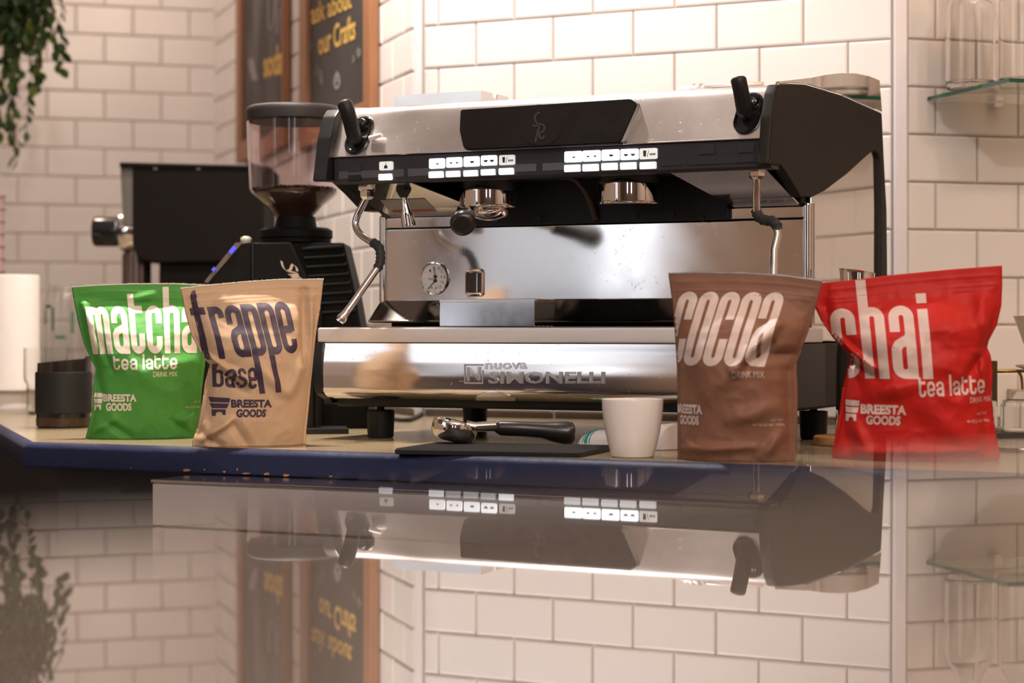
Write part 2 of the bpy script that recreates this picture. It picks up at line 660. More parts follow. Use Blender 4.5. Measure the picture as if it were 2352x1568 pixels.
# carcass below
inn = [CA + Vector((0.028, 0.030)), CR + Vector((-0.05, 0.05)), Vector((1.7, 3.5)), P2 + Vector((0, -.05)), P1 + Vector((0, -.05)), P0 + Vector((-.05, -.1)), CB + Vector((.03, -.04))]
obj('carcass', prism([(p.x, p.y) for p in inn], lambda a, b, d: Vector((a, b, d)), 0.0, Z0 - 0.031),
    mat('black_carcass', (0.020, 0.020, 0.026), 0.5), counter)

# stainless drawer unit standing under the counter edge
M_STEEL = mat('brushed_steel', (0.80, 0.76, 0.75), 0.42, 1.0, var=0.06, scale=60, stretch=(1, 1, 40), rvar=0.06)
M_STEELTOP = mat('polished_steel_top', (0.5, 0.48, 0.48), 0.12, 1.0, var=0.05, scale=30)
UD0 = 2.323
UL, UR = edge_pt(345, 0, UD0), edge_pt(1740, 0, UD0)
unit = thing('drawer_unit', 'stainless steel drawer unit below the navy counter edge', 'cabinet', (UL.x, UL.y, -0.95), -TH)
UW = (UR - UL).length
ztop = H - 374 * UD0 / F + 0.95
obj('worktop', bx((0, 0, ztop - 0.004), (UW, 0.128, ztop), 0.001, 1), M_STEELTOP, unit)
obj('drawer', bx((0.002, 0.001, ztop - 0.058), (UW - 0.002, 0.126, ztop - 0.0045), 0.0015, 1), M_STEEL, unit)
obj('drawer', bx((0.002, 0.001, ztop - 0.34), (UW - 0.002, 0.126, ztop - 0.0615), 0.0015, 1), M_STEEL, unit)
obj('body', bx((0.006, 0.012, 0.04), (UW - 0.006, 0.124, ztop - 0.342), 0.002, 1), M_STEEL, unit)
for a in (0.04, UW - 0.04):
    for b in (0.035, 0.10):
        obj('foot', lathe([(0.015, 0), (0.015, 0.042)], 12, Matrix.Translation((a, b, 0))), mat('black_rubber', (0.02, 0.02, 0.02), 0.7), unit)

# ------------------------------------------------------------------ the glossy table that the camera looks across
M_GLOSS = mat('glossy_brown_laminate', (0.110, 0.090, 0.078), 0.012, var=0.04, scale=3, ior=1.55, spec=0.5)
EPS = 0.0095
tl = Vector(((300 - 1176) / F * 0.276, 0.276))
tr = Vector(((2200 - 1176) / F * 0.403, 0.403))
td = (tr - tl).normalized()
tn = Vector((td.y, -td.x))        # toward the camera
c0 = 0.0310
ZP = lambda y: H - c0 + EPS * y
A = tl - td * 0.42
B = tr + td * 0.50
quad = [A, B, B + tn * 0.85, A + tn * 0.85]
cen = sum(quad, Vector((0, 0))) / 4
table = thing('bar_table', 'glossy dark brown table top reflecting the scene in the foreground', 'table', (cen.x, cen.y, -0.95))
bm = bmesh.new()
top = [bm.verts.new((p.x - cen.x, p.y - cen.y, ZP(p.y) + 0.95)) for p in quad]
bot = [bm.verts.new((p.x - cen.x, p.y - cen.y, ZP(p.y) + 0.95 - 0.022)) for p in quad]
bm.faces.new(top)
bm.faces.new(bot[::-1])
for i in range(4):
    j = (i + 1) % 4
    bm.faces.new((top[i], bot[i], bot[j], top[j]))
obj('tabletop', bm, M_GLOSS, table)
M_BLK = mat('black_powder_coat', (0.025, 0.025, 0.028), 0.45, var=0.2, scale=200)
obj('pedestal', lathe([(0.22, 0.0), (0.22, 0.012), (0.05, 0.03), (0.04, 0.06), (0.04, 1.0), (0.12, 1.03), (0.12, 1.045)], 32), M_BLK, table, 40)
# ------------------------------------------------------------------ espresso machine
M_CHROME = mat('mirror_chrome', (0.78, 0.75, 0.73), 0.05, 1.0, var=0.03, scale=40, rvar=0.03)
M_POLISH = mat('scratched_polished_steel', (0.74, 0.72, 0.72), 0.11, 1.0, var=0.05, scale=25, rvar=0.05, speck=0.16)
M_PANEL = mat('polished_front_steel', (0.80, 0.77, 0.76), 0.14, 1.0, var=0.05, scale=30, stretch=(0.4, 4, 4), rvar=0.05, speck=0.2)
M_SATIN = mat('satin_steel', (0.84, 0.80, 0.78), 0.5, 0.75, var=0.05, scale=40, stretch=(0.5, 4, 4), rvar=0.06)
M_FASCIA = mat('stained_fascia_steel', (0.80, 0.74, 0.71), 0.32, 1.0, var=0.06, scale=9, rvar=0.1, speck=0.2)
M_DARKMIR = mat('dark_mirror_steel', (0.30, 0.27, 0.25), 0.10, 1.0, var=0.05)
M_BLKPL = mat('black_plastic', (0.012, 0.011, 0.011), 0.42, spec=0.25, var=0.15, scale=150, bump=0.05, bscale=700)
M_BLKMAT = mat('matt_black_side_panel', (0.015, 0.013, 0.010), 0.55, spec=0.2, var=0.12, scale=50, bump=0.06, bscale=600)
M_BLKGLOSS = mat('glossy_black', (0.008, 0.008, 0.008), 0.12, var=0.1)
M_RECESS = mat('black_recess', (0.006, 0.006, 0.008), 0.6, var=0.2)
M_STRIP = mat('control_strip_charcoal', (0.028, 0.024, 0.029), 0.45, spec=0.3, var=0.08, scale=60)
M_STRIP2 = mat('control_strip_insert', (0.06, 0.058, 0.062), 0.22, var=0.08, scale=60)
M_LIT = mat('lit_white_button', (0.9, 0.9, 0.9), 0.3, emit=(0.95, 0.97, 1.0), estr=1.9)
M_LIT2 = mat('dim_lit_button', (0.7, 0.7, 0.68), 0.3, emit=(0.9, 0.93, 0.9), estr=0.45)
M_CLEARBTN = mat('reflective_button', (0.75, 0.72, 0.70), 0.15, 0.6, emit=(0.9, 0.93, 0.95), estr=0.55)
M_ICON = mat('dark_icon_print', (0.02, 0.02, 0.04), 0.6)
M_DIAL = mat('white_dial', (0.72, 0.68, 0.65), 0.5, var=0.03)
M_RUBBER = mat('black_rubber', (0.014, 0.014, 0.014), 0.7, spec=0.25)

mc = thing('espresso_machine', 'two group steel espresso machine with black side panels and lit buttons', 'espresso machine',
           (MO[0], MO[1], 0), -TH)
UL0, UR0 = -0.312, 0.370


def sweep(name, prof, u0, u1, m, n=1, closed=True, smooth=35, parent=None):
    """profile of (v, w) swept along u"""
    bm = bmesh.new()
    cols = [[bm.verts.new((u0 + (u1 - u0) * i / n, v, w_)) for v, w_ in prof] for i in range(n + 1)]
    k = len(prof)
    for a, b in zip(cols, cols[1:]):
        for i in range(k if closed else k - 1):
            j = (i + 1) % k
            bm.faces.new((a[i], a[j], b[j], b[i]))
    if closed:
        bm.faces.new(cols[0])
        bm.faces.new(cols[-1][::-1])
    return obj(name, bm, m, parent or mc, smooth)


# chassis and core
bm = bx((UL0 + 0.012, 0.03, 0.046), (UR0 - 0.006, 0.50, 0.139), 0.004)
box(bm, (UL0 + 0.02, 0.178, 0.139), (UR0 - 0.014, 0.53, 0.475), 0.003)
box(bm, (UL0 + 0.02, 0.06, 0.385), (UR0 - 0.02, 0.2, 0.474), 0.003)
obj('chassis', bm, M_RECESS, mc)
# lower front panel, convex polished steel
pf = [(-0.0005, 0.1375), (-0.0012, 0.134), (-0.0034, 0.125), (-0.0058, 0.112), (-0.0068, 0.101), (-0.0071, 0.092), (-0.0067, 0.082), (-0.0060, 0.073), (-0.0052, 0.0675), (-0.0005, 0.064), (0.010, 0.0585), (0.020, 0.0565)]


def panel_v(w_):
    ws = [p[1] for p in pf][::-1]
    return interp(w_, ws, [p[0] for p in pf][::-1])


pfs = []
for i in range(41):
    w_ = 0.0565 + (0.1375 - 0.0565) * i / 40
    pfs.append((panel_v(w_), w_))
sm = pfs[:]
for _ in range(3):
    sm = [sm[0]] + [((sm[i - 1][0] + sm[i][0] * 2 + sm[i + 1][0]) / 4, sm[i][1]) for i in range(1, len(sm) - 1)] + [sm[-1]]
pfs = sm


def panel_v(w_):
    return interp(w_, [p[1] for p in pfs], [p[0] for p in pfs])


sweep('front_panel', pfs + [(0.03, 0.1375), (0.03, 0.0565)], -0.3005, UR0 - 0.010, M_PANEL, smooth=30)
# its black end caps
for u0, u1 in ((-0.3125, -0.3007), (UR0 - 0.0098, UR0 + 0.001)):
    sweep('end_cap', [(p[0] - 0.0035, p[1]) for p in pfs[::4]] + [(0.0, 0.1378), (0.24, 0.1378), (0.24, 0.051), (0.02, 0.051)], u0, u1, M_BLKPL)
# drip tray with satin rim, grille above
bm = bx((UL0, -0.002, 0.1385), (UR0, 0.235, 0.1598), 0.003)
obj('drip_tray', bm, M_SATIN, mc, 40)
bm = bmesh.new()
for i in range(11):
    v = 0.016 + i * 0.0142
    box(bm, (UL0 + 0.02, v - 0.0038, 0.1594), (UR0 - 0.02, v + 0.0038, 0.1612))
obj('tray_grille', bm, M_DARKMIR, mc)
# badge at the bottom of the front panel
a_, b_ = mp(1088, 919, -0.004), mp(1180, 919, -0.004)
cu_, hw = (a_.x + b_.x) / 2, (b_.x - a_.x) / 2
pts = [(cu_ + hw * math.cos(math.pi * i / 20), 0.0585 + 0.0125 * math.sin(math.pi * i / 20)) for i in range(21)]
obj('badge', prism(pts, lambda a, b, d: Vector((a, 0.006 - 0.85 * (b - 0.0585) + d, b)), -0.004, 0.012, 0.001), M_POLISH, mc, 30)


def emboss(name, txt, q, v, depth, m, bold=0.0, fn=None):
    vs, fs = text_geo(txt, bold, 0.05)
    zz = [p[2] for p in vs]
    z0, z1 = min(zz), max(zz)
    out = []
    for a, b, z in vs:
        p = bil(q, a, b)
        k = mp(p.x, p.y, v)
        vv = fn(k.z) if fn else v
        out.append((k.x, vv - (depth if z > (z0 + z1) / 2 else -0.0006), k.z))
    return raw(name, out, fs, m, mc)


M_EMB = mat('embossed_steel', (0.62, 0.59, 0.58), 0.32, 1.0, var=0.02)
emboss('lettering', 'SIMONELLI', ((1124, 853), (1391, 853), (1391, 881), (1124, 881)), -0.005, 0.0016, M_EMB, 0.02, panel_v)
emboss('lettering', 'nuova', ((1116, 833), (1212, 832), (1212, 847), (1116, 848)), -0.005, 0.0009, M_EMB, 0.02, panel_v)
emboss('lettering', 'N', ((1074, 843), (1106, 842), (1106, 874), (1074, 875)), -0.005, 0.0011, M_EMB, 0.03, panel_v)
bm = bmesh.new()
for (x0, y0, x1, y1) in ((1068, 836, 1112, 839), (1068, 878, 1112, 881), (1068, 836, 1071, 881), (1109, 850, 1112, 881)):
    p0, p1 = mp(x0, y1, -0.005), mp(x1, y0, -0.005)
    vv = panel_v((p0.z + p1.z) / 2)
    box(bm, (p0.x, vv - 0.001, p0.z), (p1.x, vv + 0.003, p1.z))
obj('emblem', bm, M_EMB, mc)

# backsplash, skirt, upper strip
VB = 0.17
b0, b1 = mp(888, 691, VB), mp(1845, 499, VB)
bm = bx((b0.x, VB, b0.z), (b1.x, VB + 0.008, 0.3085), 0.0012)
obj('backsplash', bm, M_POLISH, mc, 40)
sweep('skirt', [(VB, 0.1985), (VB, 0.2005), (0.124, 0.1712), (0.122, 0.1685), (0.126, 0.167), (0.176, 0.167), (0.178, 0.199)], b0.x - 0.003, b1.x, M_DARKMIR)
p0 = mp(888, 692, VB)
bm = prism([(0, 0), (0, 1)], lambda a, b, d: Vector((0, 0, 0)), 0, 1) if False else bmesh.new()
vs = [(b0.x - 0.003, VB, 0.2005), (b0.x - 0.003, 0.123, 0.170), (b0.x - 0.030, 0.165, 0.169), (b0.x - 0.022, 0.19, 0.2005),
      (b0.x - 0.003, VB, 0.168), (b0.x - 0.003, 0.125, 0.168), (b0.x - 0.028, 0.166, 0.168), (b0.x - 0.02, 0.19, 0.168)]
raw('skirt_corner', vs, [(0, 1, 2, 3), (0, 4, 5, 1), (1, 5, 6, 2), (2, 6, 7, 3), (3, 7, 4, 0), (4, 7, 6, 5)], M_DARKMIR, mc)
# upper strips left and right of the group recess
z0 = 0.3105
for (x0, x1) in ((889, 1046), (1660, 1845)):
    a_, b_ = mp(x0, 520, VB), mp(x1, 490, VB)
    obj('upper_strip', bx((a_.x, VB - 0.001, z0), (b_.x, VB + 0.008, z0 + 0.0155), 0.0012), M_POLISH, mc, 40)
# chrome corner columns
for u in (b0.x - 0.0085, b1.x + 0.0035):
    obj('corner_column', lathe([(0.0072, 0.2), (0.0072, 0.327), (0.006, 0.330)], 24, Matrix.Translation((u, VB + 0.0075, 0))), M_CHROME, mc, 50)
obj('left_side_panel', bx((UL0 + 0.003, VB + 0.008, 0.166), (UL0 + 0.009, 0.52, 0.42), 0.001), M_CHROME, mc)

# head: recess plate, roof, underside plates
obj('recess_plate', bx((-0.15, 0.158, 0.31), (0.255, 0.168, 0.372), 0.001), M_RECESS, mc)
bm = bmesh.new()
for (px, py, r) in ((1141, 502, 9), (1236, 500, 8), (1458, 495, 8), (1542, 494, 8), (1612, 502, 7)):
    k = mp(px, py, 0.157)
    lathe([(r * 2.8 / F, 0), (r * 2.8 / F, 0.003)], 16, Matrix.Translation((k.x, 0.1582, k.z)) @ Matrix.Rotation(math.pi / 2, 4, 'X'), bm)
obj('bolt', bm, M_RUBBER, mc, kind='stuff')
obj('recess_roof', bx((-0.2, 0.03, 0.372), (0.3, 0.178, 0.386), 0.001), M_RECESS, mc)
k = 0.002


def plate(name, pts, m, th=0.002):
    a = [Vector(p) for p in pts]
    n = (a[1] - a[0]).cross(a[2] - a[0]).normalized()
    if n.z < 0:
        n = -n
    vs = a + [p + n * th for p in a]
    q = len(a)
    fs = [tuple(range(q))[::-1], tuple(range(q, 2 * q))] + [(i, (i + 1) % q, q + (i + 1) % q, q + i) for i in range(q)]
    return raw(name, vs, fs, m, mc)


plate('underside_plate', [(-0.288, 0.03, 0.366), (-0.175, 0.03, 0.366), (-0.115, 0.168, 0.327), (-0.294, 0.168, 0.327)], M_POLISH)
pl = plate('underside_plate', [(0.215, 0.03, 0.370), (0.352, 0.03, 0.370), (0.357, 0.168, 0.327), (0.262, 0.168, 0.327)], M_POLISH)
# instruction sticker
vs = []
for (x, y) in ((873, 455), (975, 454), (1004, 480), (897, 483)):
    t_ = 0.45 if y < 470 else 0.86
    q_ = mp(x, y, 0.03 + 0.138 * t_)
    vs.append(Vector((q_.x, 0.03 + 0.138 * t_, 0.366 - 0.039 * t_ - 0.0006)))
stk = raw('sticker', vs, [(0, 1, 2, 3)], mat('grey_sticker', (0.25, 0.22, 0.2), 0.4), mc)
vs = [vs[3].lerp(vs[0], 0.05) + Vector((0.006, 0, -0.0004)), vs[2].lerp(vs[1], 0.05) + Vector((-0.003, 0, -0.0004)), vs[2].lerp(vs[1], 0.22) + Vector((-0.004, 0, -0.0004)), vs[3].lerp(vs[0], 0.22) + Vector((0.006, 0, -0.0004))]
raw('red_stripe', vs, [(0, 1, 2, 3)], mat('red_print', (0.35, 0.03, 0.02), 0.5), stk)
# black gusset at the left of the head
raw('gusset', [(-0.293, 0.03, 0.3665), (-0.293, 0.168, 0.3265), (-0.30, 0.19, 0.318), (-0.305, 0.19, 0.40), (-0.305, 0.03, 0.40),
               (-0.286, 0.03, 0.3665), (-0.286, 0.168, 0.3265), (-0.286, 0.19, 0.318), (-0.286, 0.19, 0.40), (-0.286, 0.03, 0.40)],
    [(0, 1, 2, 3, 4), (5, 9, 8, 7, 6), (0, 5, 6, 1), (1, 6, 7, 2), (2, 7, 8, 3), (3, 8, 9, 4), (4, 9, 5, 0)], M_BLKPL, mc)

# fascia
fz = [(0.0160, 0.4068), (0.0190, 0.4140), (0.0255, 0.4290), (0.0335, 0.447), (0.0420, 0.4655), (0.0480, 0.4765), (0.0560, 0.4800)]


def fascia_v(w_):
    return interp(w_, [p[1] for p in fz], [p[0] for p in fz])


fs_ = [(fascia_v(0.4068 + 0.0732 * i / 24), 0.4068 + 0.0732 * i / 24) for i in range(25)]
for _ in range(2):
    fs_ = [fs_[0]] + [((fs_[i - 1][0] + fs_[i][0] * 2 + fs_[i + 1][0]) / 4, fs_[i][1]) for i in range(1, 24)] + [fs_[-1]]
sweep('fascia', fs_ + [(0.075, 0.4805), (0.075, 0.4068)], -0.2975, 0.3645, M_FASCIA, smooth=30)
obj('fascia_lip', bx((-0.2975, 0.0125, 0.4052), (0.3645, 0.03, 0.4072), 0.0008), M_CHROME, mc)
obj('top_plate', bx((-0.305, 0.07, 0.474), (0.362, 0.53, 0.4795), 0.001), M_SATIN, mc)
# central black display panel
PQ = [(1057, 252), (1448, 227), (1463, 238), (1460, 248), (1428, 322), (1420, 329), (1072, 345), (1064, 338), (1055, 300)]


def mpf(px, py, off):
    v = 0.03
    for _ in range(4):
        k_ = mp(px, py, v)
        v = fascia_v(k_.z) + off
    return k_


bm = bmesh.new()
A_ = [bm.verts.new((k_.x, 0.0, k_.z)) for k_ in (mpf(x, y, -0.013) for x, y in PQ)]
B_ = [bm.verts.new((v.co.x, 0.022, v.co.z)) for v in A_]
bm.faces.new(A_)
bm.faces.new(B_[::-1])
for i in range(len(PQ)):
    j = (i + 1) % len(PQ)
    bm.faces.new((A_[i], B_[i], B_[j], A_[j]))
bmesh.ops.recalc_face_normals(bm, faces=bm.faces[:])
bmesh.ops.bevel(bm, geom=bm.edges[:], offset=0.0015, segments=2, affect='EDGES', clamp_overlap=True)
for i in range(1, 12):
    bmesh.ops.bisect_plane(bm, geom=bm.verts[:] + bm.edges[:] + bm.faces[:], plane_co=(0, 0, 0.407 + 0.0062 * i), plane_no=(0, 0, 1))
for v in bm.verts:
    v.co.y += 0.0165 + (v.co.z - 0.4068) * 0.46 - 0.0145
disp = obj('display_panel', bm, mat('black_display', (0.009, 0.0075, 0.0075), 0.22, var=0.25, scale=40, rvar=0.06, spec=0.25), mc, 40)
# faint round emblem on it


def mpd(px, py, off):
    v = 0.02
    for _ in range(4):
        k_ = mp(px, py, v)
        v = 0.0020 + (k_.z - 0.4068) * 0.46 - off
    return k_


kc = mpf(1241, 287, -0.0132)
kt, kb = mpf(1241, 262, -0.0132), mpf(1241, 312, -0.0132)
axis = (kt - kb).normalized()
nrm = Vector((1, 0, 0)).cross(axis).normalized()
if nrm.y > 0:
    nrm = -nrm
rr = 50 * 2.72 / F
bm = bmesh.new()
for v in lathe([(1.0, 0), (0.75, 0), (0.5, 0), (0.25, 0), (0, 0)], 40, bm=bm, caps=False).verts:
    k_ = mpd(1241 + 50 * v.co.x, 287 - 47 * v.co.y, 0.0005)
    v.co = k_
emb = obj('emblem', bm, mat('dark_emblem_disc', (0.011, 0.008, 0.008), 0.24, spec=0.22), disp)
gl = [(-0.02, -0.62), (-0.16, -0.55), (-0.24, -0.42), (-0.22, -0.2), (-0.08, 0.0), (-0.06, 0.14), (-0.12, 0.34), (-0.19, 0.62), (-0.23, 0.85)]
gl2 = [(0.20, 0.52), (0.10, 0.66), (-0.04, 0.58), (-0.02, 0.40), (0.16, 0.26), (0.18, 0.06), (0.06, -0.04), (-0.10, 0.0), (-0.22, 0.06), (-0.34, -0.02)]


def ribbon3(pts, wd, o_, ax, ay, n):
    pp = smooth_path([Vector((a, b, 0)) for a, b in pts], 6)
    vs, fs = [], []
    for i, p in enumerate(pp):
        t_ = (pp[min(i + 1, len(pp) - 1)] - pp[max(i - 1, 0)]).normalized()
        s_ = Vector((-t_.y, t_.x, 0)) * wd
        for q in (p + s_, p - s_):
            vs.append(o_ + ax * q.x + ay * q.y + n)
        if i:
            fs.append((2 * i - 2, 2 * i - 1, 2 * i + 1, 2 * i))
    return vs, fs


M_GLY = mat('faint_emblem_line', (0.035, 0.028, 0.024), 0.3, spec=0.22)
for g_ in (gl, gl2):
    vs, fs = ribbon3([(a, -b) for a, b in g_], 0.045, Vector((0, 0, 0)), Vector((1, 0, 0)), Vector((0, 1, 0)), Vector((0, 0, 0)))
    vs = [mpd(1241 + 50 * q_.x, 287 - 47 * q_.y, 0.0010) for q_ in vs]
    raw('emblem_line', vs, fs, M_GLY, emb)

# control strip with buttons
strip = sweep('control_strip', [(0.0200, 0.3672), (0.0172, 0.3700), (0.0165, 0.4045), (0.020, 0.4062), (0.05, 0.4062), (0.05, 0.3672)], -0.2945, 0.3665, M_STRIP)
for (x0, x1, y0, y1) in ((778, 928, 399, 412), (936, 1232, 391, 407), (1245, 1505, 378, 396), (1516, 1568, 365, 381), (1578, 1765, 356, 374)):
    a_, b_ = mp(x0, y1 + 4, 0.0165), mp(x1, y0, 0.0165)
    c_ = mp((x0 + x1) / 2, (y0 + y1) / 2, 0.0165).z
    obj('strip_insert', bx((a_.x, 0.0160, 0.3745), (b_.x, 0.0195, 0.3855), 0.0006, 1), M_STRIP2 if x1 < 1510 else M_STRIP, strip)
V0 = 0.0160


def button(px, py, wpx, hpx, m, icon=None, r=3.5, depth=0.0022):
    k_ = mp(px, py, V0)
    dd = MO[1] - k_.x * S + V0 * C
    s_ = dd / F
    wd = wpx * s_ / C * 1.0
    o_ = obj('button', prism(rrect(wd, hpx * s_, min(r * s_, hpx * s_ * 0.4), 4), lambda a, b, d: Vector((k_.x + a, V0 + d, k_.z + b)), -depth, 0.003, 0.0), m, strip)
    ic = []
    if icon in ('1s', '1l', '2s', '2l'):
        sz = 4.2 if icon[1] == 's' else 6.2
        for cx in ((0.06,) if icon[0] == '1' else (-0.18, 0.22)):
            ic.append([(cx * wd + sz * s_ * a, -0.05 * hpx * s_ + sz * s_ * b) for a, b in ((-1, 0.35), (1, 0.35), (0.8, 0.0), (0.35, -0.45), (-0.35, -0.45), (-0.8, 0.0))])
    elif icon == 'stop':
        ic.append([(-0.28 * wd, 0.3 * hpx * s_), (-0.10 * wd, 0.3 * hpx * s_), (-0.12 * wd, -0.25 * hpx * s_), (-0.26 * wd, -0.25 * hpx * s_)])
        ic.append([(0.02 * wd, 0.3 * hpx * s_), (0.05 * wd, 0.3 * hpx * s_), (-0.03 * wd, -0.3 * hpx * s_), (-0.06 * wd, -0.3 * hpx * s_)])
        for q in range(4):
            ic.append([((0.10 + q * 0.085) * wd, 0.03 * hpx * s_), ((0.16 + q * 0.085) * wd, 0.03 * hpx * s_), ((0.16 + q * 0.085) * wd, -0.16 * hpx * s_), ((0.10 + q * 0.085) * wd, -0.16 * hpx * s_)])
    elif icon == 'wash':
        ic.append([(-0.02 * wd, 0.34 * hpx * s_), (0.02 * wd, 0.34 * hpx * s_), (0.02 * wd, 0.1 * hpx * s_), (0.11 * wd, 0.02 * hpx * s_), (0.14 * wd, -0.3 * hpx * s_), (-0.14 * wd, -0.3 * hpx * s_), (-0.11 * wd, 0.02 * hpx * s_), (-0.02 * wd, 0.1 * hpx * s_)])
    if ic:
        bm_ = bmesh.new()
        for poly in ic:
            bm_.faces.new([bm_.verts.new((k_.x + a, V0 - depth - 0.0003, k_.z + b)) for a, b in poly])
        obj('icon', bm_, M_ICON, o_) if False else obj('icon', bm_, M_ICON, strip)
    return o_


icons = ['1s', '2s', '1l', '2l', 'stop']
for x, y, ic in zip((1004.5, 1044, 1084, 1124, 1165.5), (375.5, 373, 371, 368.5, 367.5), icons):
    button(x, y, 35.5, 23, M_LIT if ic != 'stop' else M_LIT2, ic)
for i, (x, y) in enumerate(zip((1002.5, 1041.5, 1082, 1122, 1163.5), (401, 399.5, 398, 395.5, 393.5))):
    button(x, y, 33.5, 14.5, M_CLEARBTN if i not in (0, 4) else M_LIT, None, 2.5)
for x, y, ic in zip((1317.5, 1359.5, 1403, 1446.5, 1490), (360, 358, 356, 354.5, 353), icons):
    button(x, y, 39, 25, M_LIT if ic != 'stop' else M_LIT2, ic)
for x, y in zip((1315.5, 1357.5, 1401, 1444, 1489), (386.5, 385, 382.5, 381, 380)):
    button(x, y, 36.5, 16.5, M_CLEARBTN, None, 2.5)
button(888, 381, 31.5, 20, M_LIT2, 'wash')
button(886, 406.5, 31, 14, M_LIT, None, 2.5)
for (x, y, a_, b_) in ((815, 385, 30, 20), (815, 408, 30, 13), (1624, 343, 34, 22), (1714, 339, 36, 22), (1624, 369, 38, 16), (1714, 364, 36, 16)):
    button(x, y, a_, b_, M_BLKGLOSS if y > 400 else M_STRIP, None, 2.0, 0.0009)

# cheeks
SC = 352 / 1567.0


def zc(x, y):
    return (1640 + x * 440 / 2156.0, 160 + y * 320 / 1568.0)


cheek = [(612, 1060), (625, 900), (650, 520), (690, 250), (722, 165), (860, 155), (1050, 165), (1450, 285), (1893, 482), (1908, 800), (1925, 1150), (1948, 1568)]
low = [(1880, 1568), (1872, 1150), (1868, 1000), (1850, 940), (1810, 905), (1720, 980), (1500, 1180), (1250, 1370), (1130, 1430), (980, 1430), (860, 1230), (760, 1075)]
cpv = [sp(*zc(x, y), UR0) for x, y in cheek]
clv = [sp(*zc(x, y), UR0) for x, y in low]
poly = [(p.y, p.z) for p in cpv] + [(0.576, 0.06), (0.526, 0.06)] + [(p.y, p.z) for p in clv]
bm = prism(poly, lambda a, b, d: Vector((d, a, b)), UR0 - 0.016, UR0, 0.0035)
obj('side_panel', bm, M_BLKMAT, mc, 40)
# front return of the right panel (seen left of its corner)
polyL = [(p.y, p.z) for p in cpv[:6]] + [(0.20, 0.476), (0.17, 0.335), (0.134, 0.335)] + [(p.y, p.z) for p in clv[-2:]]
obj('side_panel', prism(polyL, lambda a, b, d: Vector((d, a, b)), UL0 - 0.008, UL0 + 0.015, 0.003), M_BLKPL, mc, 40)
# mirror side panel
obj('mirror_side', bx((UR0 - 0.012, 0.20, 0.14), (UR0 - 0.006, 0.53, 0.43), 0.002), M_CHROME, mc)
# column behind the corner
obj('corner_column', lathe([(0.013, 0.165), (0.013, 0.331)], 32, Matrix.Translation((UR0 - 0.0125, VB + 0.024, 0))), M_CHROME, mc, 50)
# chrome cup guards
gp = [(725, 165), (735, 130), (960, 105), (1100, 90), (1250, 58), (1420, 38), (1600, 40), (1760, 75), (1865, 120), (1893, 475), (1450, 280), (1050, 160), (860, 150)]
gv = [sp(*zc(x, y), UR0 - 0.004) for x, y in gp]
obj('cup_guard', prism([(p.y, p.z) for p in gv], lambda a, b, d: Vector((d, a, b)), UR0 - 0.009, UR0 - 0.004, 0.0006), M_CHROME, mc)
obj('cup_guard', prism([(p.y, min(p.z, 0.4905)) for p in gv], lambda a, b, d: Vector((d, a, b)), UL0 + 0.001, UL0 + 0.005, 0.0006), M_CHROME, mc)

# group heads
for gi, (x, yt, yb_) in enumerate(((1123, 428, 494), (1446, 412, 470))):
    k_ = mp(x, yt, 0.10)
    k2 = mp(x, yb_, 0.10)
    r_ = (68 if gi == 0 else 73) * (MO[1] - k_.x * S + 0.1 * C) / F
    if gi == 0:
        zb = mp(x, 478, 0.10).z
    else:
        zb = k2.z
    g_ = obj('group_head', lathe([(r_ * 0.86, 0.373), (r_ * 0.90, k_.z + 0.002), (r_ * 0.98, k_.z - 0.003), (r_, k_.z - 0.008), (r_ * 0.985, zb + 0.004), (r_ * 0.97, zb + 0.001), (r_ * 0.94, zb), (r_ * 0.8, zb - 0.001)], 48, Matrix.Translation((k_.x, 0.10, 0))), M_CHROME, mc, 50)
    if gi == 0:
        pfm = obj('portafilter', lathe([(r_ * 0.72, zb + 0.003), (r_ * 0.72, zb - 0.004), (r_ * 0.62, zb - 0.012), (r_ * 0.3, zb - 0.017), (0.0, zb - 0.018)], 40, Matrix.Translation((k_.x, 0.10, 0))), M_CHROME, mc, 50)
        he = mp(1062, 514, -0.062)
        hs = Vector((k_.x - 0.018, 0.07, zb - 0.007))
        dr = (he - hs)
        obj('neck', tube([hs, hs + dr * 0.35], [0.010, 0.008], 16), M_CHROME, pfm, 40)
        pts = [hs + dr * t_ for t_ in (0.33, 0.36, 0.5, 0.7, 0.82, 0.9, 0.96, 0.99, 1.0)]
        obj('handle', tube(pts, [0.009, 0.0125, 0.0125, 0.0135, 0.0165, 0.0178, 0.0172, 0.014, 0.009], 24), mat('black_bakelite', (0.014, 0.012, 0.011), 0.28, var=0.1), pfm, 50)
# curved hose by the right group
obj('hose', tube(smooth_path([mp(1285, 405, 0.12), mp(1320, 412, 0.13), mp(1350, 450, 0.145), mp(1368, 505, 0.155)], 6), 0.0045, 10), mat('brown_hose', (0.05, 0.03, 0.02), 0.5), mc, True)

# steam levers in oval sockets


